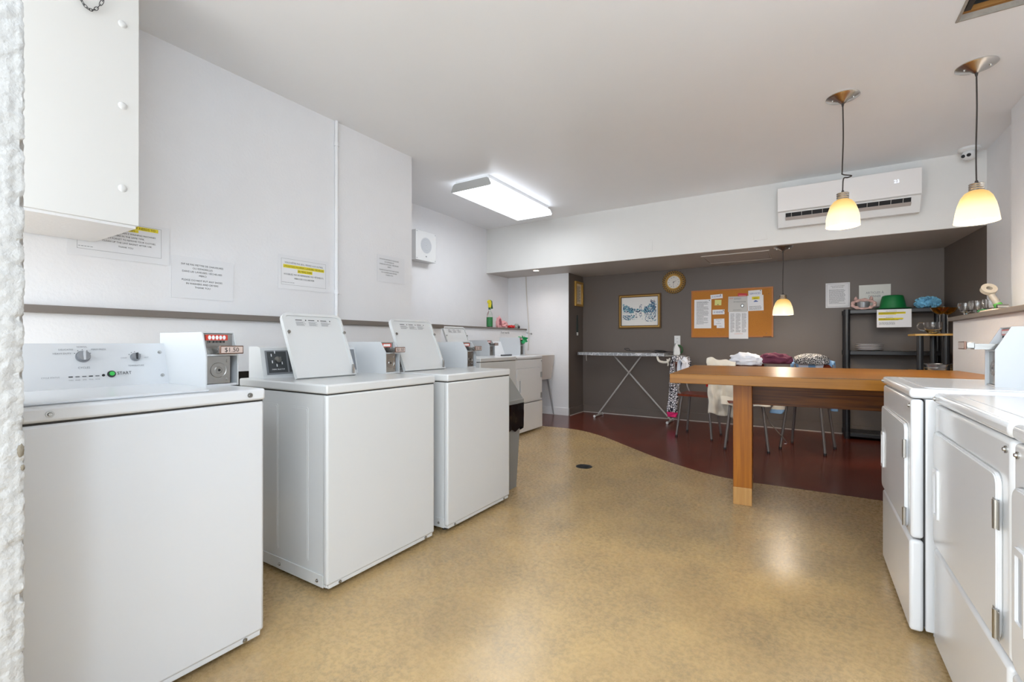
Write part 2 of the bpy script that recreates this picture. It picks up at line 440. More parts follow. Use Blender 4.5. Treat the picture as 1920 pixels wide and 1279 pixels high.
# white wall stub facing the camera, its alcove side painted grey
mb = MB().box(-4.3, -3.056, 6.45, 7.1, 0, 2.18, 0)
struct('wall_stub', mb, WALL)
struct('wall_alcove_left', MB().box(-3.056, -3.05, 6.45, 7.0, 0, 2.18), GREY)
struct('wall_back', MB().box(-3.056, 1.6, 6.98, 7.1, 0, 2.18), GREY)
struct('wall_alcove_right', MB().prism([(1.385, 5.83), (1.6, 5.83), (1.6, 7.0), (1.315, 6.985)], 'z', 0, 2.18), GREY)
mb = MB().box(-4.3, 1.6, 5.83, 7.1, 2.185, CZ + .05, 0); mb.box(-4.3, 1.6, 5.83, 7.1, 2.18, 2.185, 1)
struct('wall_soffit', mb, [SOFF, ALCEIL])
struct('wall_right', MB().box(1.385, 1.6, -1.9, 5.83, 0, CZ), WALL)
struct('wall_right_pier', MB().box(1.30, 1.385, 4.1, 4.92, 1.33, CZ), WALL)
struct('wall_right_half', MB().box(1.06, 1.385, -1.9, 5.33, 0, 1.297), WALL)
struct('trim_3', MB().box(1.03, 1.385, -1.9, 5.355, 1.297, 1.332, 0, .004), LEDGE)
struct('baseboard_back', MB().box(-3.05, 1.315, 6.965, 6.98, 0, .115, 0, .003), GREY)
struct('baseboard_alcove', MB().box(-3.05, -3.035, 6.45, 6.965, 0, .115, 0, .003), GREY)
struct('baseboard_stub', MB().box(-3.79, -3.05, 6.436, 6.45, 0, .115, 0, .003), WALL)
mb = MB().box(-3.035, 1.3, 6.958, 6.965, 0, .008).box(-3.035, -3.028, 6.45, 6.96, 0, .008)
struct('trim_4', mb, CAULK)
# access panel outline, skimmed patch in the alcove ceiling
mb = MB()
mb.box(-1.09, -.35, 6.08, 6.10, 2.172, 2.18).box(-1.09, -.35, 6.69, 6.705, 2.172, 2.18).box(-1.09, -1.075, 6.1, 6.7, 2.174, 2.18).box(-.365, -.35, 6.1, 6.7, 2.174, 2.18)
mb.box(-1.07, -.37, 6.1, 6.69, 2.176, 2.18)
struct('trim_5', mb, ALCEIL)
# near plaster wing wall, rough with chipped arris
def wing(u, v):
    L = .34 + .22; t = u * L; z = v * CZ
    if t < .34: p = Vector((-1.345, -.07 + t, z)); nrm = Vector((1, 0, 0))
    else: p = Vector((-1.345 - (t - .34), .27, z)); nrm = Vector((0, 1, 0))
    e = abs(t - .34)
    h = noise.fractal(Vector((p.x * 60, p.y * 60, z * 60)), 1, 2.1, 5) * .0022
    h += noise.noise(Vector((p.x * 9, p.y * 9, z * 9))) * .002
    if e < .02:
        nrm = Vector((1, 1, 0)).normalized()
        ch = noise.fractal(Vector((3, 7, z * 26)), 1, 2, 4)
        h += -max(0, ch - .05) * .016 * (1 - e / .02) - .002
    return p + nrm * h
mb = MB().grid(wing, 90, 620)
mb.box(-1.9, -1.349, -.07, .262, 0, CZ)
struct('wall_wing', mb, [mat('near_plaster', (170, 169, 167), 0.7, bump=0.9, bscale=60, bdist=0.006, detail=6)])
mb = MB()
for (yy, zz, ry, rz_) in ((.263, .90, .005, .013), (.266, .865, .003, .006)):
    bm = bmesh.new(); bmesh.ops.create_icosphere(bm, subdivisions=3, radius=1)
    for v in bm.verts:
        k = 1 + .35 * noise.noise(v.co * 2 + Vector((zz, 0, 0))); v.co = (-1.3455 + v.co.x * .003, yy + v.co.y * ry * k, zz + v.co.z * rz_ * k)
    mb.bm(bm, 0, True)
struct('trim_6', mb, mat('bare_plaster', (112, 104, 90), .9, bump=.8, bscale=120, vary=.2, vscale=60))

# ------------------------------------------------------------------ appliances
def bolt(mb, p, d, r=.009, m=0):
    p = Vector(p); d = Vector(d)
    mb.cyl(p, p + d * .003, r * 1.3, m=m, n=14); mb.cyl(p + d * .003, p + d * .007, r * .8, r * .6, m, 14)

def coin_meter(root, x0, yf, zd, ht=.19, price='$1.50', wd=.112, dp=.37, kink=.125, slant=.045, slide=.058, sw=None):
    """steel coin box on the deck; local frame, front towards -y"""
    x1 = x0 + wd; zt = zd + ht; t = .005
    prof = [(yf, zd), (yf + dp, zd), (yf + dp, zt), (yf + slant, zt), (yf, zd + kink)]
    b = MB()
    b.prism(prof, 'x', x0, x0 + t); b.prism(prof, 'x', x1 - t, x1)
    b.box(x0 + t, x1 - t, yf + slant, yf + dp, zt - .004, zt)
    b.box(x0 + t, x1 - t, yf + slant + .05, yf + dp, zd, zt - .004)
    b.box(x0 + t, x1 - t, yf + .004, yf + slant + .05, zd + kink - .006, zd + kink)
    b.box(x0 + t, x1 - t, yf + .004, yf + slant + .05, zd, zd + .008)
    cm = b.build('coin_meter', sw or COINW, root)
    l = MB(); xc = x0 + wd * .42; zc = zd + kink * .5
    l.box(x0 + t + .001, x0 + wd * .78, yf + .012, yf + .03, zd + .010, zd + kink - .008, 0)
    l.lathe([(.0, -.001), (.012, -.001), (.018, .004), (.028, .001), (.03, -.001)], (xc, yf + .011, zc), 0, 24, 'y')
    l.disc((xc + .002, yf + .0085, zc), .005, 'y', 1, 12)
    for dz in (-.036, .036): l.cyl((x0 + wd * .70, yf + .012, zc + dz), (x0 + wd * .70, yf + .008, zc + dz), .006, m=0, n=12)
    o = l.build('lock_plate', [STEEL, BLACK], cm); o['label'] = 'brushed steel plate with a round lock'
    c = MB(); zs = zd + kink
    c.box(x0 + t, x1 - t, yf + slant + .008, yf + slant + .03, zs, zt - .006, 1)
    c.box(x0 + .016, x1 - .026, yf + slant, yf + slant + .010, zt - .032, zt - .010, 0)
    for k in range(5): c.disc((x0 + .028 + k * (wd - .068) / 4, yf + slant - .001, zt - .021), .0058, 'y', 2, 12, .0085)
    for k in range(5): c.box(x0 + .026 + k * (wd - .068) / 4, x0 + .030 + k * (wd - .068) / 4, yf + slant - .001, yf + slant + .002, zt - .042, zt - .034, 3)
    o = c.build('coin_counter', [RED, STEEL, PAPER, BLACK], cm); o['label'] = 'red strip with five pale coin ovals'
    if slide:
        a = MB(); L_ = slide
        a.box(x0 + .026, x1 - .028, yf - L_ + .02, yf + slant + .02, zs + .016, zs + .024, 0)
        a.box(x0 + .032, x1 - .034, yf - L_ + .035, yf + slant + .01, zs + .002, zs + .016, 0)
        a.box(x0 + .028, x1 - .010, yf - L_ + .008, yf - L_ + .032, zs + .006, zs + .030, 0, .003)
        a.box(x0 + .024, x1 - .010, yf - L_, yf - L_ + .008, zs + .002, zs + .034, 1, .002)
        a.box(x0 + .028, x1 - .014, yf - L_ - .0006, yf - L_, zs + .006, zs + .030, 3)
        if price:
            a.text(price, .017, ((x0 + x1) / 2 + .006, yf - L_ - .0012, zs + .010), X, Z, 2, maxw=wd * .6)
            a.text(price, .015, (x0 + .0272, yf - L_ + .020, zs + .011), NY, Z, 2, maxw=.022)
        a.build('coin_slide', [STEEL, BRONZE, BLACK, mat('pinkish_plate', (196, 178, 170), .4)], cm)
    return cm

def cabinet_washer(root, W, D, HT, m, panels=True):
    c = MB(); d2 = D / 2; w2 = W / 2
    c.box(-w2 + .006, w2 - .006, -d2 + .012, d2, .03, HT - .046, 0, .006)
    if panels:
        for sx in (-1, 1):
            for (ya, yb) in ((-d2 + .14, -d2 + .29), (-d2 + .38, -d2 + .53)):
                x = sx * (w2 - .006)
                for q in (0, .01):
                    pass
                c.prism(rrect(ya, yb, .12, HT - .11, .012), 'x', x, x + sx * .0015, 0)
                c.prism(rrect(ya + .008, yb - .008, .128, HT - .118, .01), 'x', x + sx * .0015, x + sx * .0025, 0)
            c.box(min(sx * (w2 - .006), sx * (w2 - .001)), max(sx * (w2 - .006), sx * (w2 - .001)), -d2 + .03, d2 - .02, .03, .085, 0, .002)
            bolt(c, (sx * (w2 - .001), -d2 + .07, .055), (sx, 0, 0), .006, 1)
            bolt(c, (sx * (w2 - .001), -d2 + .36, .055), (sx, 0, 0), .006, 1)
    cab = c.build('cabinet', [m, STEEL], root)
    f = MB(); f.box(-w2, w2, -d2, -d2 + .03, .045, HT - .046, 0, .010, 3); f.box(-w2 + .012, w2 - .012, -d2 + .004, -d2 + .03, .028, .05, 0, .004)
    for sx in (-1, 1): bolt(f, (sx * (w2 - .07), -d2 + .003, .039), (0, -1, 0), .006, 1)
    f.build('front_panel', [m, STEEL], root)
    d = MB(); d.box(-w2 - .003, w2 + .003, -d2 - .004, d2, HT - .042, HT, 0, .008, 3)
    d.box(-w2 + .004, w2 - .004, -d2 + .004, d2 - .004, HT - .048, HT - .040, 1)
    d.build('top_deck', [m, DGREY], root)
    for sx in (-1, 1):
        for sy in (-1, 1):
            ft = MB(); ft.cyl((sx * (w2 - .06), sy * (d2 - .07), 0), (sx * (w2 - .06), sy * (d2 - .07), .035), .018, .014, 0, 12); ft.build('foot', [DGREY], root)
    return w2, d2

def open_lid(root, x0, x1, y0, HT, m):
    L = .365; a = math.atan2(.145, .335); ca, sa = math.cos(a), math.sin(a)
    U = Vector((1, 0, 0)); V = Vector((0, sa, ca)); N = Vector((0, -ca, sa)); O = Vector((x0, y0, HT + .004)); wd = x1 - x0
    b = MB()
    def ext(pts, h0, h1, m_=0, sm=False):
        n = len(pts); vs = [O + U * p[0] + V * p[1] + N * h0 for p in pts] + [O + U * p[0] + V * p[1] + N * h1 for p in pts]
        b.add(vs, [tuple(range(n)), tuple(range(2 * n - 1, n - 1, -1))], m_)
        b.add(vs, [(i, i + n, (i + 1) % n + n, (i + 1) % n) for i in range(n)], m_, sm)
    ext(rrect(0, wd, 0, L, .035, 6, (1, 1, 0, 0)), -.014, 0)
    # raised rim
    po = rrect(0, wd, 0, L, .035, 6, (1, 1, 0, 0)); pi = rrect(.012, wd - .012, .006, L - .014, .028, 6, (1, 1, 0, 0))
    n = len(po)
    for h in (0,):
        vs = [O + U * p[0] + V * p[1] + N * .008 for p in po] + [O + U * p[0] + V * p[1] + N * .008 for p in pi] + [O + U * p[0] + V * p[1] for p in pi] + [O + U * p[0] + V * p[1] for p in po]
        b.add(vs, [(i, (i + 1) % n, (i + 1) % n + n, i + n) for i in range(n)], 0)
        b.add(vs, [(i + n, (i + 1) % n + n, (i + 1) % n + 2 * n, i + 2 * n) for i in range(n)], 0, True)
        b.add(vs, [(i, (i + 1) % n, (i + 1) % n + 3 * n, i + 3 * n) for i in range(n)], 0, True)
    lid = b.build('open_lid', [m], root)
    for sx in (.018, wd - .006):
        s = MB(); p = O + U * sx + V * (L * .70) + N * .006; s.cyl(p, p + N * .008, .0085, m=0, n=14); s.build('lid_bumper', [STEEL], lid)
    s = MB(); p = O + U * (wd - .02) + V * .012 + N * .001; s.box(p.x - .006, p.x + .006, p.y - .012, p.y + .0, p.z, p.z + .05, 0, .003)
    s.build('lid_hinge', [STEEL], lid)
    k = MB(); lw = wd * .62; lx = wd * .2; lz = L * .80
    for q in range(3):
        xa = lx + q * lw / 3; wq = lw / 3 - .003
        k.quad(*[O + U * p[0] + V * p[1] + N * .0012 for p in ((xa, lz), (xa + wq, lz), (xa + wq, lz + .042), (xa, lz + .042))], 0)
        k.quad(*[O + U * p[0] + V * p[1] + N * .0018 for p in ((xa + .003, lz + .034), (xa + wq * .6, lz + .034), (xa + wq * .55, lz + .038), (xa + .003, lz + .038))], 1)
        k.quad(*[O + U * p[0] + V * p[1] + N * .0018 for p in ((xa + wq * .84, lz + .032), (xa + wq * .92, lz + .032), (xa + wq * .92, lz + .039), (xa + wq * .84, lz + .039))], 1)
        for j in range(5):
            zz = lz + .004 + j * .005; e = xa + wq * random.uniform(.6, .95)
            k.quad(*[O + U * p[0] + V * p[1] + N * .0018 for p in ((xa + .003, zz), (e, zz), (e, zz + .002), (xa + .003, zz + .002))], 2)
    o = k.build('warning_sticker', [mat('sticker_grey', (206, 206, 206), .6), BLACK, GPRINT], lid)
    o['label'] = 'three-block warning sticker with fine grey print'
    # dark tub opening beneath the lifted lid
    t = MB(); t.prism(rrect(x0 + .03, x1 - .01, y0 - .36, y0 - .02, .05), 'z', HT + .0005, HT + .0015)
    return lid

def washer_b(name_label, loc, lid=(.095, .46), W=.68, D=.72, HT=.933, group=None):
    root = thing('washing_machine', name_label, 'washing machine', loc, R(90), group)
    w2, d2 = cabinet_washer(root, W, D, HT, WHITE2)
    # control console
    xa, xb = -w2 + .045, w2 - .05; yb = d2 - .005; yf = d2 - .145; z0, z1 = HT, HT + .165
    c = MB(); c.prism([(yf, z0), (yb, z0), (yb, z1), (yf + .055, z1), (yf + .035, z1 - .008)], 'x', xa, xb, 0)
    con = c.build('console', [WHITE2], root)
    f = MB(); dy = .035; hz = z1 - .008 - z0
    def P(x, k, off=0): return (x, yf + dy * k - off, z0 + hz * k - off * .2)
    f.quad(P(xa + .02, .12, .003), P(xb - .02, .12, .003), P(xb - .02, .92, .003), P(xa + .02, .92, .003), 0)
    f.quad(P(xa + .03, .18, .004), P(xa + .135, .18, .004), P(xa + .135, .88, .004), P(xa + .03, .88, .004), 1)
    f.quad(P(xa + .145, .18, .004), P(xa + .27, .18, .004), P(xa + .27, .88, .004), P(xa + .145, .88, .004), 1)
    for (kx, kz) in ((.05, .72), (.052, .5), (.075, .38), (.105, .45), (.07, .82)):
        f.quad(P(xa + kx, kz, .005), P(xa + kx + .005, kz, .005), P(xa + kx + .005, kz + .09, .005), P(xa + kx, kz + .09, .005), 2)
    f.text('FABRIC SELECTOR', .007, P(xa + .083, .27, .005), X, Z, 2, maxw=.07)
    f.text('INSTRUCTIONS', .007, P(xa + .18, .74, .005), X, Z, 2, maxw=.05)
    for q in (.28, .5):
        f.quad(P(xa + .155, q, .005), P(xa + .23, q, .005), P(xa + .23, q + .012, .005), P(xa + .155, q + .012, .005), 3)
    f.build('control_panel', [KNOB, DARKPANEL, PAPER, GPRINT], con)
    k = MB(); k.cyl(P(xa + .083, .62, .004), P(xa + .083, .62, .024), .017, .013, 0, 20); k.box(xa + .079, xa + .087, yf - .012, yf + .01, z0 + hz * .62 - .012, z0 + hz * .62 + .014, 0)
    o = k.build('selector_knob', [STEEL], con); o['label'] = 'silver rotary selector knob'
    open_lid(root, -w2 + lid[0], -w2 + lid[1], d2 - .345, HT, WHITE2)
    coin_meter(root, w2 - .06, -d2 + .33, HT, .19)
    return root

# nearest washer with START panel
rt = thing('washing_machine', 'white top-load washer nearest the camera, lid closed, with green START button', 'washing machine', (-2.095, .634, 0), R(90))
W, D, HT = .68, .76, .948
w2, d2 = cabinet_washer(rt, W, D, HT, WHITE, False)
for xx in (-w2 + .095, w2 - .055):
    m_ = MB(); bolt(m_, (xx, -d2 - .004, HT - .021), (0, -1, 0), .007); m_.build('deck_screw', [STEEL], rt)
l_ = MB(); l_.box(-w2 + .03, w2 - .17, -d2 + .04, -d2 + .46, HT, HT + .009, 0, .004)
l_.build('closed_lid', [WHITE], rt)
pf = -d2 + .545; xa, xb = -w2, w2 - .094; z0 = HT; z1 = HT + .168
c = MB(); c.prism([(pf, z0), (pf + .17, z0), (pf + .17, z1 - .01), (pf + .05, z1)], 'x', xa, xb, 0)
con = c.build('control_panel', [WHITE], rt)
def P(x, z, off=.002):
    k = (z - z0) / (z1 - z0); return Vector((x, pf + .05 * k - off, z))
Vd = Vector((0, .05, .168)).normalized()
g = MB()
xk, zk = xa + .318, z0 + .118; xt, zt_ = xa + .478, z0 + .112
g.text('NORMAL', .006, P(xk, zk + .034), X, Vd, 0, maxw=.03)
g.text('DELICATES', .006, P(xk - .026, zk + .024), X, Vd, 0, 'R', .04)
g.text('HEAVY DUTY', .006, P(xk - .032, zk + .010), X, Vd, 0, 'R', .05)
g.text('PERM PRESS', .006, P(xk + .026, zk + .024), X, Vd, 0, 'L', .06)
g.text('CYCLES', .007, P(xk, zk - .044), X, Vd, 0, maxw=.036)
g.text('TEMPERATURE', .006, P(xt, zt_ - .036), X, Vd, 0, maxw=.052)
for k in range(5):
    t = R(150 - 30 * k)
    for (cx, cz, rr) in ((xk, zk, .026), (xt, zt_, .022)):
        p = P(cx + rr * math.cos(t), cz + rr * math.sin(t)); g.disc((p.x, p.y, p.z), .0018, 'y', 0, 8)
for (dx, s_) in ((-.034, 'COLD'), (-.026, ''), (.034, 'HOT'), (.03, '')):
    if s_: g.text(s_, .005, P(xt + dx * 1.1, zt_ - .004), X, Vd, 0, maxw=.02)
g.text('START', .012, P(xa + .415, z0 + .046), X, Vd, 1, 'L', .045)
g.text('CYCLE STATUS', .005, P(xa + .20, z0 + .043), X, Vd, 0, 'L', .05)
for k in range(5):
    p0 = P(xa + .272 + k * .019, z0 + .043); il = MB(); il.quad(p0, p0 + Vector((.012, 0, 0)), p0 + Vector((.012, 0, 0)) + Vd * .004, p0 + Vd * .004, 0)
    il.build('status_light', [BLACK if k in (0, 3) else GPRINT], con)
    g.text(('WASH', 'RINSE', 'SPIN', 'FINAL', 'DONE')[k], .004, P(xa + .278 + k * .019, z0 + .031), X, Vd, 0, maxw=.013)
p0 = P(xa + .372, z0 + .046); il = MB(); il.disc((p0.x, p0.y, p0.z), .005, 'y', 0, 12); il.build('signal_light', [BLACK], con)
o = g.build('panel_lettering', [GPRINT, BLACK], con)
for nm, cx, cz, r in (('cycle_knob', xk, zk, .022), ('temperature_knob', xt, zt_, .0165)):
    k = MB(); p0 = P(cx, cz, 0); d = Vector((0, -1, .3)).normalized()
    k.cyl(p0, p0 + d * .006, r, r, 0, 28); k.cyl(p0 + d * .006, p0 + d * .02, r * .86, r * .8, 0, 28)
    q = p0 + d * .021; k.box(q.x - .003, q.x + .003, q.y - .004, q.y + .002, q.z - r * .75, q.z + r * .75, 1 if nm == 'cycle_knob' else 2)
    k.build(nm, [KNOB, mat('pale_grey', (200, 202, 206), .4), BLACKP], con)
k = MB(); p0 = P(xa + .397, z0 + .049, 0); d = Vector((0, -1, .3)).normalized()
k.cyl(p0, p0 + d * .007, .0135, .012, 1, 24); k.cyl(p0 + d * .007, p0 + d * .010, .0085, .008, 0, 24)
o = k.build('start_button', [GREEN, BLACKP], con); o['label'] = 'round green start button in a black ring'
for zz in (z0 + .035, z0 + .13):
    k = MB(); bolt(k, P(xb - .022, zz, 0), (0, -.96, .28), .0055); k.build('panel_screw', [STEEL], con)
coin_meter(rt, w2 - .096, -d2 + .232, HT, .212, '$1.50', .122, .40, .125, .032)

washer_b('white top-load washer with raised lid, beside the nearest START washer', (-2.135, 1.637, 0), (.098, .46), .70)
washer_b('white top-load washer with raised lid, standing in front of the grey bin', (-2.12, 2.418, 0), (.03, .415), .67)
washer_b('white top-load washer with raised lid in the wall recess, farthest of the washers', (-3.215, 4.25, 0), (.0, .385), .70, .72, .955)

def dryer(label, loc, rz, W=.75, D=.70, HT=.935, hinge=1, group=None, db=True, deck=.04):
    root = thing('tumble_dryer', label, 'tumble dryer', loc, rz, group)
    w2, d2 = W / 2, D / 2
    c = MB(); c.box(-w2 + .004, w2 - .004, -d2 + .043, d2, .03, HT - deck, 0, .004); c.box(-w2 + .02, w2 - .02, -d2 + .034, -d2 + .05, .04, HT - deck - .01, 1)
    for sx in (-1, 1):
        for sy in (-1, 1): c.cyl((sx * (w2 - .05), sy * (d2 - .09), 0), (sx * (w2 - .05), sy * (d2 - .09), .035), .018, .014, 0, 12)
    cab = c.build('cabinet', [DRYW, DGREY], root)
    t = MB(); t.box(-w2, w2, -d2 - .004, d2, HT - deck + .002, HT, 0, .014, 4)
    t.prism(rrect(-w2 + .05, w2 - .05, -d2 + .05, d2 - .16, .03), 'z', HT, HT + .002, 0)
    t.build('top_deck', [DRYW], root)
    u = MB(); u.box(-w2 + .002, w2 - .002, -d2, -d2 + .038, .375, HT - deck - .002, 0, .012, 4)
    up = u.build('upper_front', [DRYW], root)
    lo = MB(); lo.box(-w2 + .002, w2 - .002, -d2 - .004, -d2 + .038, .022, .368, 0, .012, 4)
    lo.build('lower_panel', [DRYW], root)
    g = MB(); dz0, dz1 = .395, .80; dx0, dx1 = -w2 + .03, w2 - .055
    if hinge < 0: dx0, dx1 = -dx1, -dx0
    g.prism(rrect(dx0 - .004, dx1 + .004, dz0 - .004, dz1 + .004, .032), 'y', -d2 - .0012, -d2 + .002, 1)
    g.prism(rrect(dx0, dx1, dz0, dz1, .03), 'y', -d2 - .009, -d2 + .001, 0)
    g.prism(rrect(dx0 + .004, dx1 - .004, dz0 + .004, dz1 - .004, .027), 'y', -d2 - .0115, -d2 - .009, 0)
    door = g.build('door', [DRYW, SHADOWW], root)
    h = MB(); hx = dx0 + .035 if hinge > 0 else dx1 - .095
    po = rrect(hx, hx + .06, .50, .675, .008); pi = rrect(hx + .01, hx + .05, .515, .66, .005); n = len(po)
    y0, y1 = -d2 - .0115, -d2 - .018
    vs = [(p[0], y0, p[1]) for p in po] + [(p[0], y1, p[1]) for p in po] + [(p[0], y1, p[1]) for p in pi] + [(p[0], y0 - .0005, p[1]) for p in pi]
    for a in range(3): h.add(vs, [(a * n + i, a * n + (i + 1) % n, (a + 1) * n + (i + 1) % n, (a + 1) * n + i) for i in range(n)], 0)
    h.quad(*[(p[0], y0 - .0006, p[1]) for p in ((hx + .01, .515), (hx + .05, .515), (hx + .05, .66), (hx + .01, .66))], 1)
    h.build('door_handle', [DRYW, mat('recess_grey', (170, 172, 176), .5)], door)
    for zz in (.44, .705):
        q = MB(); ex = dx1 if hinge > 0 else dx0; s_ = 1 if hinge > 0 else -1
        q.cyl((ex + s_ * .004, -d2 - .013, zz - .035), (ex + s_ * .004, -d2 - .013, zz + .035), .0065, m=0, n=12)
        q.box(min(ex - s_ * .02, ex + s_ * .022), max(ex - s_ * .02, ex + s_ * .022), -d2 - .0125, -d2 - .0105, zz - .034, zz + .034, 0)
        q.build('hinge', [STEEL], door)
    for (px_, pz_, off) in ((-w2 + .03, HT - .02 if db else HT - deck - .028, .005 if db else 0), (w2 - .03, HT - deck - .028, 0)):
        s = MB(); bolt(s, (px_, -d2 - off, pz_), (0, -1, 0), .0065); s.build('front_screw', [STEEL], root)
    return root, w2, d2
d1, w2, d2 = dryer('white tumble dryer nearest the wooden table, steel coin box on top', (.34 + .35, 2.672, 0), R(-90), .735, .70, .945)
coin_meter(d1, .045, -d2 + .278, .945, .235, '', .12, .34, .145, .045, .085)
dryer('white tumble dryer between two others on the right, its full door in view', (.402 + .326, 1.895, 0), R(-90), .745, .652, .935)
dryer('white tumble dryer at the right edge of the photo, mostly cut off', (.402 + .326, 1.138, 0), R(-90), .745, .652, .935, db=False)
# far left dryer with sloped console top
d5, w2, d2 = dryer('white tumble dryer in the wall recess beside the utility sink', (-3.25, 4.99, 0), R(90), .68, .70, .95)
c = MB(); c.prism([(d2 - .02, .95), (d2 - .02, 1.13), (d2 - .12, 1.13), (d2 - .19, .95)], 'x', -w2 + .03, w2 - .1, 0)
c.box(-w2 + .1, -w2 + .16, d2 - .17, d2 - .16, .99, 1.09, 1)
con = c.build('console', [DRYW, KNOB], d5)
k = MB(); k.cyl((-w2 + .12, d2 - .15, 1.05), (-w2 + .12, d2 - .18, 1.05), .028, .022, 0, 18); k.build('timer_knob', [BLACKP], con)
k = MB().box(-w2 + .10, -w2 + .32, -d2 + .24, -d2 + .27, .951, .968, 0, .004); k.build('lint_screen_handle', [DARKPANEL], d5)
coin_meter(d5, w2 - .11, -d2 + .27, .95, .235, '', .11, .33, .13, .01, 0)
# green ribbon bow on the coin box
b = MB()
for a_, l_ in ((150, .085), (200, .075), (240, .08), (20, .08), (-25, .075), (100, .06), (60, .05), (285, .07)):
    t = R(a_); c_, s_ = math.cos(t), math.sin(t)
    pts = [(0, 0, 0), (c_ * l_ * .5 - s_ * .022, -.014, s_ * l_ * .5 + c_ * .022), (c_ * l_, -.004, s_ * l_), (c_ * l_ * .5 + s_ * .022, .01, s_ * l_ * .5 - c_ * .022)]
    b.add(pts, [(0, 1, 2, 3)])
    b.add([(p[0] * 1, p[1] - .012, p[2] * .8) for p in pts], [(0, 1, 2), (0, 2, 3)])
tag(b.build('ribbon_bow', [BOW], None, (-3.19, 5.315, 1.155), R(60), solid=.002), 'crumpled green ribbon bow stuck on the coin box beside the conduit', 'bow')

# ------------------------------------------------------------------ left wall fittings
t = thing('duct_box', 'large white boxed-in duct hanging from the ceiling at top left', 'duct box', (-2.856, .34, 1.64))
t_b = MB().box(-.271, .271, -.54, .546, .012, 1.215, 0, .003); t_b.build('casing', [mat('duct_paint', (228, 228, 226), .5, bump=.08, bscale=30)], t)
t_b = MB().box(-.262, .262, -.53, .536, 0, .012); t_b.cyl((.10, -.02, 0), (.10, -.02, -.002), .006, m=1, n=10)
t_b.build('underside_panel', [WALL, DGREY], t)
for zz in (.17, .54, .905):
    s = MB(); s.lathe([(.017, 0), (.014, .004), (.006, .006), (0, .006)], (.271, .485, zz), 0, 16, 'x'); s.build('screw_cap', [PLASTICW], t)
# chain
ch = MB()
P0 = []
for i in range(15):
    u = i / 14; y = .645 + .125 * u; z = 2.535 + .13 * (2 * u - 1) ** 2
    P0.append(Vector((-2.572, y, z)))
for i in range(14):
    a, b_ = P0[i], P0[i + 1]; mid = (a + b_) / 2; d = (b_ - a).normalized(); L = (b_ - a).length * .72
    nrm = Vector((1, 0, 0)) if i % 2 else d.cross(Vector((1, 0, 0))).normalized()
    ring = [mid + d * (L * math.cos(2 * PI * k / 10)) + nrm.cross(d) * (.0055 * math.sin(2 * PI * k / 10)) for k in range(10)]
    ch.tube(ring, .0014, 0, 5, False, True)
tag(ch.build('hanging_chain', [mat('dark_steel_chain', (90, 90, 92), .35, metal=.9)]), 'short dark chain looping over the front of the white duct box', 'chain')
# painted pipe
p_ = MB(); p_.cyl((-3.113, 2.345, 1.302), (-3.113, 2.345, 2.858), .014, m=0, n=14); p_.cyl((-3.113, 2.345, 1.50), (-3.113, 2.345, 1.53), .019, m=0, n=14)
p_.cyl((-3.113, 2.345, 2.66), (-3.113, 2.345, 2.69), .019, m=0, n=14)
p_.box(-3.127, -3.118, 2.355, 2.40, 1.50, 1.53, 0)
tag(p_.build('wall_conduit', [WALL]), 'thin white painted pipe running up the left wall between two notices', 'pipe')
# loose conduit on stub wall
p_ = MB(); p_.tube([(-3.80, 6.435, 2.18), (-3.79, 6.432, 1.9), (-3.76, 6.43, 1.55), (-3.745, 6.428, 1.35), (-3.745, 6.428, 1.2), (-3.76, 6.43, .99)], .009, 0, 8)
p_.cyl((-3.79, 6.43, 1.275), (-3.70, 6.425, 1.255), .004, m=1, n=8); p_.cyl((-3.705, 6.43, 1.257), (-3.690, 6.425, 1.254), .012, m=1, n=10)
tag(p_.build('flexible_pipe', [PIPEP, STEEL]), 'bent grey pipe coming down the far white wall beside the ledge end', 'pipe')

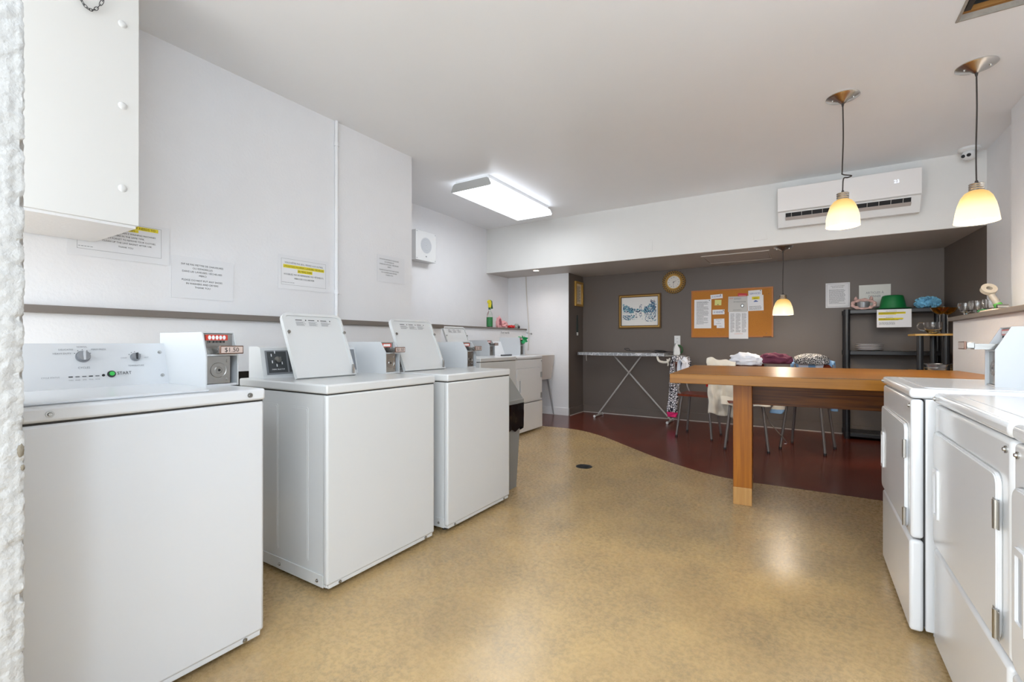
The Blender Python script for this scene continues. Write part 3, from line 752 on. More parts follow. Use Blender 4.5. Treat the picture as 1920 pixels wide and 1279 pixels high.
# notices: paper built in the plane given by origin (lower left), U, V and outward normal N
def notice(name, label, o, U, V, w_, h_, lines, paper=PAPER, extra=None, group=None, curl=0, tilt=0, thick=.0012, cat='notice'):
    U = Vector(U); V = Vector(V)
    if tilt:
        t = R(tilt); U, V = U * math.cos(t) + V * math.sin(t), V * math.cos(t) - U * math.sin(t)
    N = U.cross(V).normalized(); o = Vector(o) + N * .003
    b = MB()
    def c(u, v, q=0): return o + U * u + V * v + N * (q + curl * max(0, u / w_ - .75) ** 2 * 4)
    b.grid(lambda u, v: c(u * w_, v * h_, thick), 8, 4, 0, True)
    b.grid(lambda u, v: c(u * w_, v * h_, -.0005), 8, 4, 0, True)
    b.quad(c(0, 0), c(w_, 0), c(w_, 0, thick), c(0, 0, thick), 0); b.quad(c(0, 0), c(0, h_), c(0, h_, thick), c(0, 0, thick), 0)
    for ln in lines:
        k = ln[0]
        if k == 'T':      # text, centre u, v, height, mat, maxw, align
            _, s_, u, v, hh, mi, mw = ln[:7]; al = ln[7] if len(ln) > 7 else 'C'
            b.text(s_, hh, c(u, v, thick + .0009), U, V, mi, al, mw)
        elif k == 'R':    # rectangle u0,u1,v0,v1,mat
            _, u0, u1, v0, v1, mi = ln; q = thick + .0005
            b.quad(c(u0, v0, q), c(u1, v0, q), c(u1, v1, q), c(u0, v1, q), mi)
        elif k == 'F':    # frame line
            _, u0, u1, v0, v1, tt, mi = ln; q = thick + .0005
            for (a0, a1, b0, b1) in ((u0, u1, v0, v0 + tt), (u0, u1, v1 - tt, v1), (u0, u0 + tt, v0, v1), (u1 - tt, u1, v0, v1)):
                b.quad(c(a0, b0, q), c(a1, b0, q), c(a1, b1, q), c(a0, b1, q), mi)
        elif k == 'B':    # body text block as ragged lines
            _, u0, u1, v0, v1, n, mi = ln; q = thick + .0005; st = (v1 - v0) / n
            for j in range(n):
                e = u0 + (u1 - u0) * random.choice((1, .97, .94, .9, .6)); zz = v0 + j * st; x_ = u0
                while x_ < e:
                    wl = random.uniform(.004, .016); b.quad(c(x_, zz, q), c(min(e, x_ + wl), zz, q), c(min(e, x_ + wl), zz + st * .42, q), c(x_, zz + st * .42, q), mi); x_ += wl + .003
    if extra: extra(b, c, thick)
    ob = b.build(name, [paper, BLACK, GPRINT, YELLOW, RED, STEEL, mat('blue_print', (90, 110, 170), .8), mat('pale_pink_print', (226, 170, 160), .8)])
    # origin at the paper
    return tag(ob, label, cat, group)
M0, MK, MG, MY, MR = 0, 1, 2, 3, 4
WX = -3.127
shoe = [('SVP NE PAS METTRE DE CHAUSSURES', .198), ('OU ESPADRILLES', .177), ('DANS LES LAVEUSES / SÉCHEUSES', .156), ('MERCI', .135), ('PLEASE DO NOT PUT ANY SHOES', .105), ('IN WASHERS AND DRYERS', .084), ('THANK YOU', .063)]
n1 = [('R', .05, .49, .205, .224, M0)]
notice('wall_notice', 'bilingual notice half hidden behind the duct box, NEEDS TO highlighted yellow', (WX, .775, 1.565), Y, Z, .44, .215,
       [('F', .035, .40, .035, .20, .0012, MG), ('R', .20, .385, .176, .196, MY), ('R', .17, .292, .160, .175, MY),
        ('T', 'EVERYBODY NEEDS TO', .285, .180, .0115, MK, .19), ('T', 'THE MACHINES.', .225, .163, .0105, MK, .12),
        ('T', 'NO MORE THAN 2 WASHING MACHINES', .26, .142, .0085, MK, .235), ('T', 'OR DRYERS IN THE SAME TIME.', .235, .124, .0085, MK, .19),
        ('T', "DON'T FORGET TO REMOVE YOUR CLOTHES.", .255, .106, .0085, MK, .235), ('T', 'CLEAN UP THE LINT BASKET AFTER USE.', .245, .088, .0085, MK, .22),
        ('T', 'THANK YOU', .235, .066, .0085, MK, .065), ('B', .04, .135, .048, .054, 1, MG)], PAPERS)
notice('wall_notice', 'white notice about shoes in washers, above the coin box of the START washer', (WX, 1.225, 1.385), Y, Z, .345, .248,
       [('T', s_, .165, v, .0105, MK, .235 if len(s_) > 20 else .2) for s_, v in shoe], PAPERS, tilt=-.5)
notice('wall_notice', 'framed French notice with two yellow highlighted lines, left of the painted pipe', (WX, 1.875, 1.502), Y, Z, .405, .24,
       [('F', .02, .38, .03, .215, .0012, MG), ('R', .035, .365, .150, .174, MY), ('R', .145, .265, .122, .147, MY),
        ('T', "VOUS N'ÊTES PAS SEUL, PENSEZ AUX AUTRES.", .20, .182, .0115, MK, .31), ('T', 'UTILISATION MAXIMUM 2 LAVEUSES / SÉCHEUSES', .20, .156, .0115, MK, .32),
        ('T', 'EN MÊME TEMPS.', .205, .128, .0115, MK, .11), ('T', "N'OUBLIEZ PAS DE REPRENDRE VOS VÊTEMENTS.", .20, .100, .0115, MK, .32),
        ('T', 'MERCI DE COLLABORER', .20, .073, .0115, MK, .16), ('B', .025, .12, .045, .051, 1, MG)], PAPERS)
notice('wall_notice', 'white notice about shoes in washers, between the painted pipe and the wall corner', (WX, 2.765, 1.65), Y, Z, .32, .235,
       [('T', s_, .135, v - .005, .0105, MK, .225 if len(s_) > 20 else .18) for s_, v in shoe], PAPERS)
# small lettering under far ledge
notice('ledge_label', 'small strip reading Il est interdit under the far ledge', (-3.81, 5.70, 1.235), Y, Z, .26, .06,
       [('T', 'Il est interdit', .13, .015, .032, MK, .23)], WALL, cat='label')

# wall speaker box
t = thing('wall_speaker', 'square white wall speaker with round grille high on the recess wall', 'speaker', (-4.15, 4.35, 2.325))
MB().box(.0, .125, -.184, .184, -.185, .185, 0, .004).build('housing', [PLASTICW], t)
g = MB().disc((.1262, .0, .01), .098, 'x', 0, 36)
for k in range(5): g.lathe([(.018 * (k + 1) - .002, .0), (.018 * (k + 1), .0012), (.018 * (k + 1) + .002, .0)], (.1262, 0, .01), 1, 30, 'x')
g.build('grille', [mat('grille_grey', (186, 190, 196), .6), PLASTICW], t)
for (a, b_) in ((-.165, -.165), (.165, -.165), (-.165, .165), (.165, .165)):
    s = MB(); s.cyl((.125, a, b_), (.128, a, b_), .005, m=0, n=10); s.build('screw', [KNOB], t)
s = MB(); s.box(.125, .1265, -.01, .012, -.135, -.122, 0); s.build('badge', [KNOB], t)

# spray bottle, cloths on far ledge
LZ = 1.338
t = thing('spray_bottle', 'clear spray bottle with green label and yellow trigger on the far ledge', 'spray bottle', (-3.86, 5.50, LZ), R(90))
MB().lathe([(0, 0), (.042, 0), (.045, .01), (.045, .15), (.04, .19), (.018, .235), (.014, .25), (.014, .262)], (0, 0, 0), 0, 24).build('bottle', [CLEARPL], t)
MB().lathe([(.0458, .012), (.0458, .145)], (0, 0, 0), 0, 24).build('bottle_label', [SPGREEN], t)
b = MB(); b.cyl((0, 0, .255), (0, 0, .285), .018, m=1, n=16); b.prism([(-.02, .285), (.02, .285), (.03, .35), (.022, .385), (-.02, .395), (-.045, .375), (-.042, .35), (-.02, .345)], 'y', -.012, .012, 0)
b.prism([(.012, .395), (.05, .38), (.055, .33), (.07, .275), (.055, .27), (.04, .32), (.02, .35)], 'y', -.011, .011, 1)
b.build('trigger', [SPYEL, SPDK], t)
def lump(mb, c, r, m=0, amp=.3, fr=3, sub=3, seed=0):
    bm = bmesh.new(); bmesh.ops.create_icosphere(bm, subdivisions=sub, radius=1)
    for v in bm.verts:
        k = 1 + amp * noise.fractal(v.co * fr + Vector((seed, 0, 0)), 1, 2, 3)
        z = v.co.z * r[2] * k
        v.co = (c[0] + v.co.x * r[0] * k, c[1] + v.co.y * r[1] * k, max(c[2] + z, c[2] - r[2] * .55))
    mb.bm(bm, m, True)
t = thing('rag', 'pink rag with a folded dusky edge on the far ledge', 'rag', (-3.90, 5.85, LZ))
b = MB(); lump(b, (0, -.05, .055), (.04, .05, .11), 0, .4, 2, 3, 2); lump(b, (0, .06, .045), (.05, .10, .065), 0, .5, 3, 3, 5); b.build('pink_cloth', [PINKC], t)
b = MB(); lump(b, (.03, -.06, .065), (.02, .025, .075), 0, .3, 3, 3, 4); b.build('folded_edge', [DPINK], t)
b = MB(); lump(b, (0, 0, .02), (.05, .08, .028), 0, .5, 3, 3, 8); tag(b.build('rag', [REDC], None, (-3.87, 6.09, LZ)), 'small red rag lying beside the pink rag on the far ledge', 'rag')
b = MB(); lump(b, (0, 0, .03), (.035, .06, .04), 0, .6, 5, 3, 9); lump(b, (.02, .03, .02), (.02, .025, .03), 1, .5, 5, 3, 12)
tag(b.build('scrubbing_pad', [mat('speckled_grey', (160, 168, 164), .9, vary=.6, vscale=60), BLACKP], None, (-3.88, 6.27, LZ)), 'grey and black scrubbing pad at the right end of the far ledge', 'scrubbing pad')

# bin
t = thing('rubbish_bin', 'grey plastic bin with black bag and pointed hood between washer and dryer', 'bin', (-2.06, 2.955, 0))
b = MB()
def ring(hx, hy, z): return [(-hx, -hy, z), (hx, -hy, z), (hx, hy, z), (-hx, hy, z)]
vs = ring(.165, .105, .0) + ring(.195, .13, .66); b.add(vs, [(0, 1, 2, 3), (4, 5, 6, 7), (0, 1, 5, 4), (1, 2, 6, 5), (2, 3, 7, 6), (3, 0, 4, 7)])
b.build('bin_body', [BINGREY], t)
b = MB(); 
def bagf(u, v):
    t_ = u * 4; k = int(t_) % 4; f = t_ - int(t_); c4 = [(-1, -1), (1, -1), (1, 1), (-1, 1), (-1, -1)]; a = c4[k]; e = c4[k + 1]
    x, y = a[0] + (e[0] - a[0]) * f, a[1] + (e[1] - a[1]) * f
    z = .655 - v * (.20 + .06 * noise.noise(Vector((x * 2, y * 2, 0))))
    q = 1.03 + .03 * noise.fractal(Vector((x * 3, y * 3, z * 7)), 1, 2, 2) + .02
    hx = .197 - .03 * v * .3; hy = .132 - .03 * v * .25
    return Vector((x * (hx + .008) * q, y * (hy + .008) * q, z))
b.grid(bagf, 80, 16); b.build('bin_bag', [BAG], t)
b = MB(); b.box(-.212, .212, -.145, .145, .645, .685, 0, .006)
vs = ring(.205, .14, .685) + ring(.08, .10, .885); b.add(vs, [(0, 1, 2, 3), (4, 5, 6, 7), (0, 1, 5, 4), (1, 2, 6, 5), (2, 3, 7, 6), (3, 0, 4, 7)])
b.build('hood_lid', [BINGREY], t)

# utility sink
t = thing('utility_sink', 'white plastic utility sink on thin legs against the far white wall', 'sink', (-3.53, 5.95, 0))
b = MB(); vs = [(-.24, -.50, .925), (.25, -.50, .925), (.25, .47, .925), (-.24, .47, .925), (-.18, -.42, .56), (.19, -.42, .56), (.21, .44, .56), (-.18, .44, .56)]
b.add(vs, [(4, 5, 6, 7), (0, 1, 5, 4), (1, 2, 6, 5), (2, 3, 7, 6), (3, 0, 4, 7)])
vi = [(-.20, -.46, .925), (.21, -.46, .925), (.21, .43, .925), (-.20, .43, .925), (-.14, -.38, .60), (.15, -.38, .60), (.15, .4, .60), (-.14, .4, .60)]
b.add(vi, [(4, 5, 6, 7), (0, 1, 5, 4), (1, 2, 6, 5), (2, 3, 7, 6), (3, 0, 4, 7)])
b.add(vs[:4] + vi[:4], [(0, 1, 5, 4), (1, 2, 6, 5), (2, 3, 7, 6), (3, 0, 4, 7)])
b.build('basin', [mat('off_white_plastic', (214, 206, 198), .5)], t)
for (x, y, dx, dy) in ((.17, .40, .07, .06), (.17, -.38, .07, -.06), (-.16, .38, -.04, .06), (-.16, -.38, -.04, -.06)):
    l = MB(); l.prism([(x - .012, y - .02), (x + .016, y - .02), (x + .016, y + .02), (x - .012, y + .02)], 'z', .56, .58)
    l.add([(x - .02, y - .02, .58), (x + .02, y - .02, .58), (x + .02, y + .02, .58), (x - .02, y + .02, .58), (x + dx - .006, y + dy - .006, 0), (x + dx + .006, y + dy - .006, 0), (x + dx + .006, y + dy + .006, 0), (x + dx - .006, y + dy + .006, 0)],
          [(0, 1, 2, 3), (4, 5, 6, 7), (0, 1, 5, 4), (1, 2, 6, 5), (2, 3, 7, 6), (3, 0, 4, 7)])
    l.build('leg', [SHADOWW], t)

# ------------------------------------------------------------------ ceiling fittings
t = thing('ceiling_light', 'lit rectangular fluorescent ceiling light over the far left corner', 'ceiling light', (-2.99, 4.59, CZ))
MB().box(-.22, .22, -.66, .66, -.05, 0, 0, .003).build('housing', [PLASTICW], t)
b = MB(); pr = [(-.235, -.045), (-.262, -.11), (-.25, -.118), (.25, -.118), (.262, -.105), (.235, -.045), (.21, -.03), (-.21, -.03)]
b.prism(pr, 'y', -.675, .675, 0); b.build('diffuser', [LENS], t)
for yy in (-.68, .68):
    b = MB(); b.prism(pr, 'y', yy - .004, yy + .004, 0); b.build('end_cap', [mat('end_cap_grey', (188, 188, 186), .5)], t)
for gx, gy, lb in ((.5, -.75, 'added glowing globe behind the camera, out of view, filling the room with light'),):
    g = thing('added_fill_globe', lb, 'added fill light', (gx, gy, CZ))  # added out of view to brighten ceiling and walls
    MB().lathe([(0, 0), (.07, 0), (.07, -.02), (.012, -.03), (.012, -.47), (.05, -.48), (.05, -.50), (0, -.50)], (0, 0, 0), 0, 28).build('stem', [NICKEL], g)
    bm = bmesh.new(); bmesh.ops.create_uvsphere(bm, u_segments=24, v_segments=14, radius=.155, matrix=Matrix.Translation((0, 0, -.655)))
    gl = MB().bm(bm, 0, True).build('glowing_fill_ball', [FILL_GLOBE], g)
t = thing('ceiling_hatch', 'ragged square opening in the ceiling with dark cavity at top right', 'ceiling opening', (HX0, HY1, CZ))
w_, l_ = HX1 - HX0, HY1 - HY0
b = MB(); b.box(-.1, 0, -l_, 0, .05, .6); b.box(w_, w_ + .1, -l_, 0, .05, .6); b.box(-.1, w_ + .1, 0, .1, .05, .6); b.box(-.1, w_ + .1, -l_ - .1, -l_, .05, .6); b.box(-.1, w_ + .1, -l_, 0, .6, .62)
b.build('cavity', [DGREY], t)
b = MB(); b.box(.02, w_, -.03, -.008, .03, .055); b.build('wooden_edge', [RAWWOOD], t)
b = MB(); b.box(.0, w_, -.008, 0, -.003, .055); b.box(.0, .012, -l_, 0, -.004, .05); b.build('plaster_edge', [mat('broken_plaster', (160, 152, 142), .9, bump=.9, bscale=40, bdist=.01, vary=.2, vscale=20)], t)
b = MB(); b.box(.03, .055, -l_, -.03, .03, .05); b.build('metal_strip', [CABLE], t)
b = MB(); b.tube([(.10, -.3, .15), (.14, -.12, .05), (.2, -.06, .10), (.3, -.2, .2)], .004, 0, 6); b.tube([(.25, -.3, .15), (.3, -.1, .06), (.42, -.2, .2)], .003, 0, 6); b.build('loose_wire', [CAULK], t)

def pendant(label, x, y, zc, zs_top, sh=.215, rad=.105, loop=False):
    t = thing('pendant_lamp', label, 'pendant lamp', (x, y, zc), 0, None)
    b = MB(); b.lathe([(.0, 0), (.10, 0), (.102, -.006), (.09, -.014), (.03, -.035), (.012, -.05), (0, -.05)], (0, 0, 0), 0, 36)
    for sx in (-.06, .06): b.cyl((sx, -.02, -.012), (sx, -.02, -.032), .006, .004, 0, 10)
    b.build('canopy', [NICKEL], t)
    d = zs_top - zc
    b = MB(); pts = [(0, 0, -.045), (.002, 0, d * .35), (-.002, 0, d * .7), (0, 0, d + .05)]
    if loop: pts = [(0, 0, -.045), (.003, 0, d * .4), (-.003, 0, d * .72), (.0, 0, d + .17), (.05, 0, d + .152), (.03, .01, d + .145), (.005, .004, d + .14), (.0, 0, d + .07), (0, 0, d + .05)]
    b.tube(pts, .0042, 0, 8); b.cyl((0, 0, d + .035), (0, 0, d + .055), .011, .007, 0, 12); b.cyl((0, 0, -.05), (0, 0, -.068), .009, .006, 0, 12)
    b.build('cord', [CABLE], t)
    b = MB(); pr = [(0, d + .037)] 
    for k in range(4): pr += [(.036, d + .036 - k * .013), (.0375, d + .030 - k * .013), (.034, d + .026 - k * .013)]
    b.lathe(pr + [(.0, d - .02)], (0, 0, 0), 0, 28); b.build('socket_cap', [NICKEL], t)
    b = MB(); h = sh - .02
    pr = [(.036, 0), (.056, -.012), (.075, -.04), (.09, -.085), (.099, -.13), (rad, -h), (rad - .005, -h), (.094, -.13), (.085, -.085), (.07, -.042), (.05, -.016), (.033, -.004)]
    b.lathe([(r_, d - .01 + z_) for r_, z_ in pr], (0, 0, 0), 0, 36); b.build('glass_shade', [SHADE], t)
    b = MB(); bm = bmesh.new(); bmesh.ops.create_uvsphere(bm, u_segments=16, v_segments=10, radius=.024, matrix=Matrix.Translation((0, 0, d - .07))); b.bm(bm, 0, True)
    b.cyl((0, 0, d - .055), (0, 0, d - .02), .013, m=0, n=12); b.build('bulb', [BULB], t)
    return t
pendant('left of the two big pendant lamps, its cord knotted, in front of the air conditioner', .224, 4.03, CZ, 2.14, .21, .102, True)
pendant('right of the two big pendant lamps, straight cord, in front of the security camera', .908, 4.02, CZ, 2.08, .215, .108)
pendant('small looking pendant lamp in the alcove beside the cork board', -.21, 5.96, 2.18, 1.61, .195, .102)

# downlight
t = thing('downlight', 'small round recessed downlight in the soffit above the far white wall', 'downlight', (-3.36, 5.98, 2.18))
MB().lathe([(.058, -.001), (.056, -.006), (.042, -.003), (.040, .004)], (0, 0, 0), 0, 28).build('bezel', [NICKEL], t)
MB().disc((0, 0, -.002), .040, 'z', 0, 24).build('lamp_face', [BULB], t)

# air conditioner
t = thing('air_conditioner', 'white wall-mounted split air conditioner showing 23 above the alcove', 'air conditioner', (.33, 5.83, 2.34))
b = MB(); x0, x1 = -.575, .575
b.prism([(-.0, .02), (0, .375), (-.16, .40), (-.195, .39), (-.205, .36), (-.205, .15), (-.19, .145), (-.12, .0), (-.06, 0)], 'x', x0, x1, 0)
b.build('body', [PLASTICW], t)
b = MB(); b.box(x0 - .002, x1 + .002, -.214, -.203, .152, .395, 0, .004); b.build('front_cover', [mat('ac_cover_white', (232, 230, 229), .25)], t)
b = MB(); b.quad((x0 + .07, -.188, .132), (x1 - .07, -.188, .132), (x1 - .07, -.158, .066), (x0 + .07, -.158, .066), 0); b.build('air_outlet', [BLACK], t)
b = MB()
for k in range(11):
    xx = x0 + .12 + k * .09; b.add([(xx, -.190, .134), (xx, -.160, .068), (xx + .004, -.160, .068), (xx + .004, -.190, .134)], [(0, 1, 2, 3)])
b.add([(x0 + .07, -.196, .088), (x1 - .07, -.196, .088), (x1 - .07, -.160, .062), (x0 + .07, -.160, .062)], [(0, 1, 2, 3)])
b.build('louvre', [mat('louvre_grey', (190, 184, 180), .4)], t, solid=.002)
b = MB(); b.text('23', .030, (.395, -.2155, .278), X, Z, 0); b.build('digital_readout', [LED], t)
# security camera
t = thing('security_camera', 'white dome security camera where soffit meets ceiling, two round lenses', 'security camera', (1.24, 5.70, CZ))
b = MB().lathe([(0, 0), (.075, 0), (.075, -.02), (.06, -.035), (0, -.035)], (0, 0, 0), 0, 30); b.build('mount', [PLASTICW], t)
b = MB(); bm = bmesh.new(); bmesh.ops.create_uvsphere(bm, u_segments=24, v_segments=16, radius=.05, matrix=Matrix.Translation((-.005, -.015, -.065))); b.bm(bm, 0, True); b.build('eyeball', [PLASTICW], t)
b = MB(); dr = Vector((-.55, -.78, -.28)).normalized(); c0 = Vector((-.005, -.015, -.065)); sd = dr.cross(Vector((0, 0, 1))).normalized()
for s_ in (-.018, .02): b.cyl(c0 + dr * .042 + sd * s_, c0 + dr * .051 + sd * s_, .015, .014, 0, 18)
b.build('lens', [BLACKP], t)
# blank plates on the soffit
for lab, x0, x1, z0, z1, v in (('painted-over upright blank plate low on the soffit, left of the pair', -1.69, -1.61, 2.262, 2.39, 1), ('painted-over horizontal blank plate under the air conditioner corner', -.487, -.353, 2.255, 2.34, 0)):
    b = MB().box(x0, x1, 5.824, 5.83, z0, z1, 0, .002)
    cx, cz = (x0 + x1) / 2, (z0 + z1) / 2
    for s_ in (-1, 1):
        p = (cx + (0 if v else s_ * .05), 5.824, cz + (s_ * .04 if v else 0)); b.cyl(p, (p[0], 5.822, p[2]), .004, m=0, n=10)
    tag(b.build('blank_plate', [SOFF]), lab, 'blank plate')

# ------------------------------------------------------------------ alcove: back wall
BY = 6.98
def frame_ring(b, x0, x1, z0, z1, tw, y0, y1, m, m2=None):
    b.box(x0, x1, y0, y1, z0, z0 + tw, m); b.box(x0, x1, y0, y1, z1 - tw, z1, m); b.box(x0, x0 + tw, y0, y1, z0 + tw, z1 - tw, m); b.box(x1 - tw, x1, y0, y1, z0 + tw, z1 - tw, m)
t = thing('framed_picture', 'gilt-framed blue sketch of a street scene on the dark wall', 'picture', (-2.122, BY, 1.59))
b = MB(); frame_ring(b, -.322, .322, -.258, .258, .022, -.03, 0, 0); frame_ring(b, -.302, .302, -.238, .238, .012, -.038, -.028, 1); frame_ring(b, -.292, .292, -.228, .228, .014, -.033, -.01, 0)
b.build('frame', [DGOLD, GOLD], t)
b = MB(); b.box(-.285, .285, -.012, -.004, -.225, .225, 0)
rnd = random.Random(3)
def strokes(x0, x1, zf, n, mats, s0=.004, s1=.02):
    for _ in range(n):
        x = rnd.uniform(x0, x1); lo, hi = zf(x); z = rnd.uniform(lo, hi); w_ = rnd.uniform(s0, s1); h_ = rnd.uniform(s0, s1 * 1.2); a = rnd.uniform(-.5, .5)
        q = rnd.choice(mats); yy = -.0125 - rnd.random() * .0008
        b.quad((x, yy, z), (x + w_, yy, z + w_ * a * .4), (x + w_ * (1 + a * .3), yy, z + h_), (x + w_ * a * .3, yy, z + h_ * .9), q)
strokes(-.26, -.10, lambda x: (-.03, .12 - (x + .26) * .55), 260, (1, 1, 2, 3, 3), .004, .016)
strokes(-.12, .10, lambda x: (-.02, .03), 70, (1, 2, 2, 3))
strokes(.07, .24, lambda x: (-.03, .06 + (x - .07) * .5), 240, (1, 1, 2, 3), .004, .016)
strokes(.16, .22, lambda x: (.02, .15), 40, (1, 2))
strokes(-.01, .03, lambda x: (-.10, .10), 34, (2, 1), .003, .012)
strokes(-.06, -.04, lambda x: (-.10, .0), 22, (2, 2), .003, .012)
strokes(-.26, -.08, lambda x: (-.14 + abs(x + .17) * .2, -.06), 160, (2, 1, 3), .003, .013)
strokes(.08, .24, lambda x: (-.16, -.02), 220, (2, 1, 3, 0), .003, .013)
strokes(-.26, .24, lambda x: (-.14, .0), 60, (3, 3), .003, .01)
b.build('print', [MATBOARD, BLUEINK, DBLUEINK, TEALINK], t)

t = thing('wall_clock', 'round gilt openwork wall clock above the picture and cork board', 'clock', (-1.617, BY, 1.995))
b = MB(); b.lathe([(.088, -.02), (.092, -.034), (.104, -.034), (.108, -.02)], (0, 0, 0), 0, 40, 'y')
for k in range(28):
    a = 2 * PI * k / 28; u = Vector((math.cos(a), 0, math.sin(a))); v = Vector((-math.sin(a), 0, math.cos(a)))
    ring_ = [Vector((0, -.022, 0)) + u * (.134 + .028 * math.cos(2 * PI * q / 10)) + v * (.012 * math.sin(2 * PI * q / 10)) for q in range(10)]
    b.tube(ring_, .0035, 0, 5, False, True)
b.tube([(.145 * math.cos(2 * PI * k / 40), -.02, .145 * math.sin(2 * PI * k / 40)) for k in range(40)], .0045, 1, 6, False, True)
b.tube([(.120 * math.cos(2 * PI * k / 40), -.02, .120 * math.sin(2 * PI * k / 40)) for k in range(40)], .004, 0, 6, False, True)
b.tube([(.163 * math.cos(2 * PI * k / 40), -.016, .163 * math.sin(2 * PI * k / 40)) for k in range(40)], .0035, 1, 6, False, True)
b.cyl((0, -.006, 0), (0, 0, 0), .105, m=1, n=30)
b.build('openwork_frame', [GOLD, DGOLD], t)
b = MB(); b.cyl((0, -.026, 0), (0, -.004, 0), .09, m=0, n=40)
for k in range(12):
    a = R(90 - 30 * k); b.text(('XII', 'I', 'II', 'III', 'IV', 'V', 'VI', 'VII', 'VIII', 'IX', 'X', 'XI')[k], .014, (.07 * math.cos(a), -.0268, .07 * math.sin(a) - .007), X, Z, 1, maxw=.02)
b.build('dial', [mat('clock_dial', (222, 218, 210), .5), BLACK], t)
b = MB()
for (a, l_, wd) in ((90 - 62, .042, .0035), (90 - 184, .064, .0025)):
    a = R(a); u = Vector((math.cos(a), 0, math.sin(a))); v = Vector((-math.sin(a), 0, math.cos(a))); o_ = Vector((0, -.029, 0)); b.add([o_ - u * .012 - v * wd, o_ - u * .012 + v * wd, o_ + u * l_ + v * wd * .3, o_ + u * l_ - v * wd * .3], [(0, 1, 2, 3)])
b.cyl((0, -.026, 0), (0, -.031, 0), .005, m=0, n=12)
b.build('hands', [BLACK], t)

# cork board and what is pinned on it
t = thing('cork_board', 'wide cork pin board with papers on the dark back wall', 'cork board', (-.864, BY, 1.52))
b = MB(); b.box(-.50, .50, -.014, 0, -.32, .32); b.build('cork', [CORK], t)
b = MB(); frame_ring(b, -.51, .51, -.332, .332, .018, -.02, 0, 0); b.box(.39, .49, -.0205, -.0195, -.328, -.320, 1); b.build('frame', [CORKF, BLACK], t)
for (x, z) in ((.39, .0), (.43, -.28), (-.06, .0), (-.16, -.27), (-.08, .03), (.46, .24)):
    b = MB(); b.cyl((x, -.014, z), (x, -.022, z), .005, m=0, n=8); b.build('push_pin', [BRONZE], t)
CY = BY - .0165
def pin(b, c, th): 
    p = c(.0, .0, th)
GK = 'papers pinned on the cork board'
def bpaper(label, px0, pz0, w_, h_, lines, paper=PAPER, tilt=0, layer=0, extra=None, name='pinned_paper'):
    return notice(name, label, (px0, CY - layer * .003, pz0), X, Z, w_, h_, lines, paper, extra, GK, 0, tilt)
def pinx(u, v):
    def f(b, c, th): b.lathe([(.0, .0), (.006, .0), (.006, .006), (.0, .008)], tuple(c(u, v, th + .008)), 1, 10, 'y')
    return f
bpaper('tall white text sheet at the left end of the cork board', -1.335, 1.318, .225, .405, [('B', .03, .19, .06, .37, 26, MG), ('B', .03, .19, .36, .385, 2, MG)], PAPER, -.3, extra=pinx(.2, .39))
bpaper('white strip with blue lettering at the top left of the cork board', -1.117, 1.722, .155, .058, [('T', 'À DONNER', .078, .018, .024, 6, .125)], PAPER, 3, 1, pinx(.13, .045))
bpaper('small yellow sticky note under a white strip on the cork board', -1.066, 1.635, .085, .075, [], YGREEN, -2, 0, pinx(.043, .01), 'sticky_note')
bpaper('white strip with blue lettering in the middle of the cork board', -1.095, 1.507, .155, .066, [('T', 'À VENDRE', .078, .02, .024, 6, .12)], PAPER, 0, 0, pinx(.14, .055))
bpaper('small handwritten white card above another one on the cork board', -1.075, 1.355, .135, .09, [('T', 'Recherche', .065, .07, .012, MG, .1), ('T', 'lave', .065, .045, .012, MG, .04), ('T', 'contacter', .06, .02, .012, MG, .1)], PAPER, 1, 1)
bpaper('small handwritten white card at the bottom, partly under another card', -1.04, 1.318, .10, .075, [('T', 'MERCI', .05, .02, .011, MG, .06)], PAPER, 0, 0)
def washer_pic(b, c, th):
    q = th + .0006
    b.quad(c(.01, .045, q), c(.215, .045, q), c(.215, .12, q), c(.01, .12, q), 0)
    for (r_, mi, e) in ((.024, 1, 0), (.016, 5, .0003)):
        b.add([c(.175 + r_ * .8 * math.cos(2 * PI * k / 20), .082 + r_ * math.sin(2 * PI * k / 20), q + .0005 + e) for k in range(20)], [tuple(range(20))], mi)
bpaper('advert sheet with a washing machine picture and bold print on the cork board', -.895, 1.535, .235, .21, [('T', 'SALE', .035, .178, .016, MR, .05), ('B', .07, .16, .17, .195, 3, MG), ('T', 'ON NOUS HONORE', .14, .13, .013, MK, .15), ('B', .012, .09, .105, .125, 2, MG), ('R', .02, .13, .055, .10, 5), ('B', .06, .17, .02, .035, 2, MG)], mat('newsprint', (206, 204, 200), .8), -1, 1, washer_pic)
bpaper('long white sheet of three text columns hanging below the cork board edge', -.885, 1.168, .237, .375, [('B', .02, .07, .09, .35, 24, MG), ('B', .085, .145, .09, .35, 24, MG), ('B', .16, .215, .09, .35, 24, MG), ('B', .07, .17, .065, .08, 1, 7)], PAPER, 0, 0)
bpaper('red flyer sticking out above the advert sheet on the cork board', -.775, 1.735, .11, .05, [('R', .01, .10, .02, .026, 7)], mat('red_flyer', (206, 60, 70), .7), -4, 0)
bpaper('white heading strip reading SERVICES at the top right of the cork board', -.645, 1.735, .162, .077, [('T', 'SERVICES', .08, .022, .024, 6, .13)], PAPER, 2, 2, pinx(.145, .065))
bpaper('white flyer with a yellow shape and a small car on the cork board', -.655, 1.54, .19, .205, [('R', .055, .145, .15, .188, MY), ('T', 'NADIA', .1, .155, .02, MK, .05), ('B', .02, .17, .015, .07, 4, MG)], PAPER, 1, 1,
       lambda b, c, th: b.add([c(u, v, th + .0006) for u, v in ((.075, .118), (.125, .118), (.125, .128), (.113, .13), (.108, .138), (.088, .138), (.083, .129), (.075, .127))], [tuple(range(8))], 6))

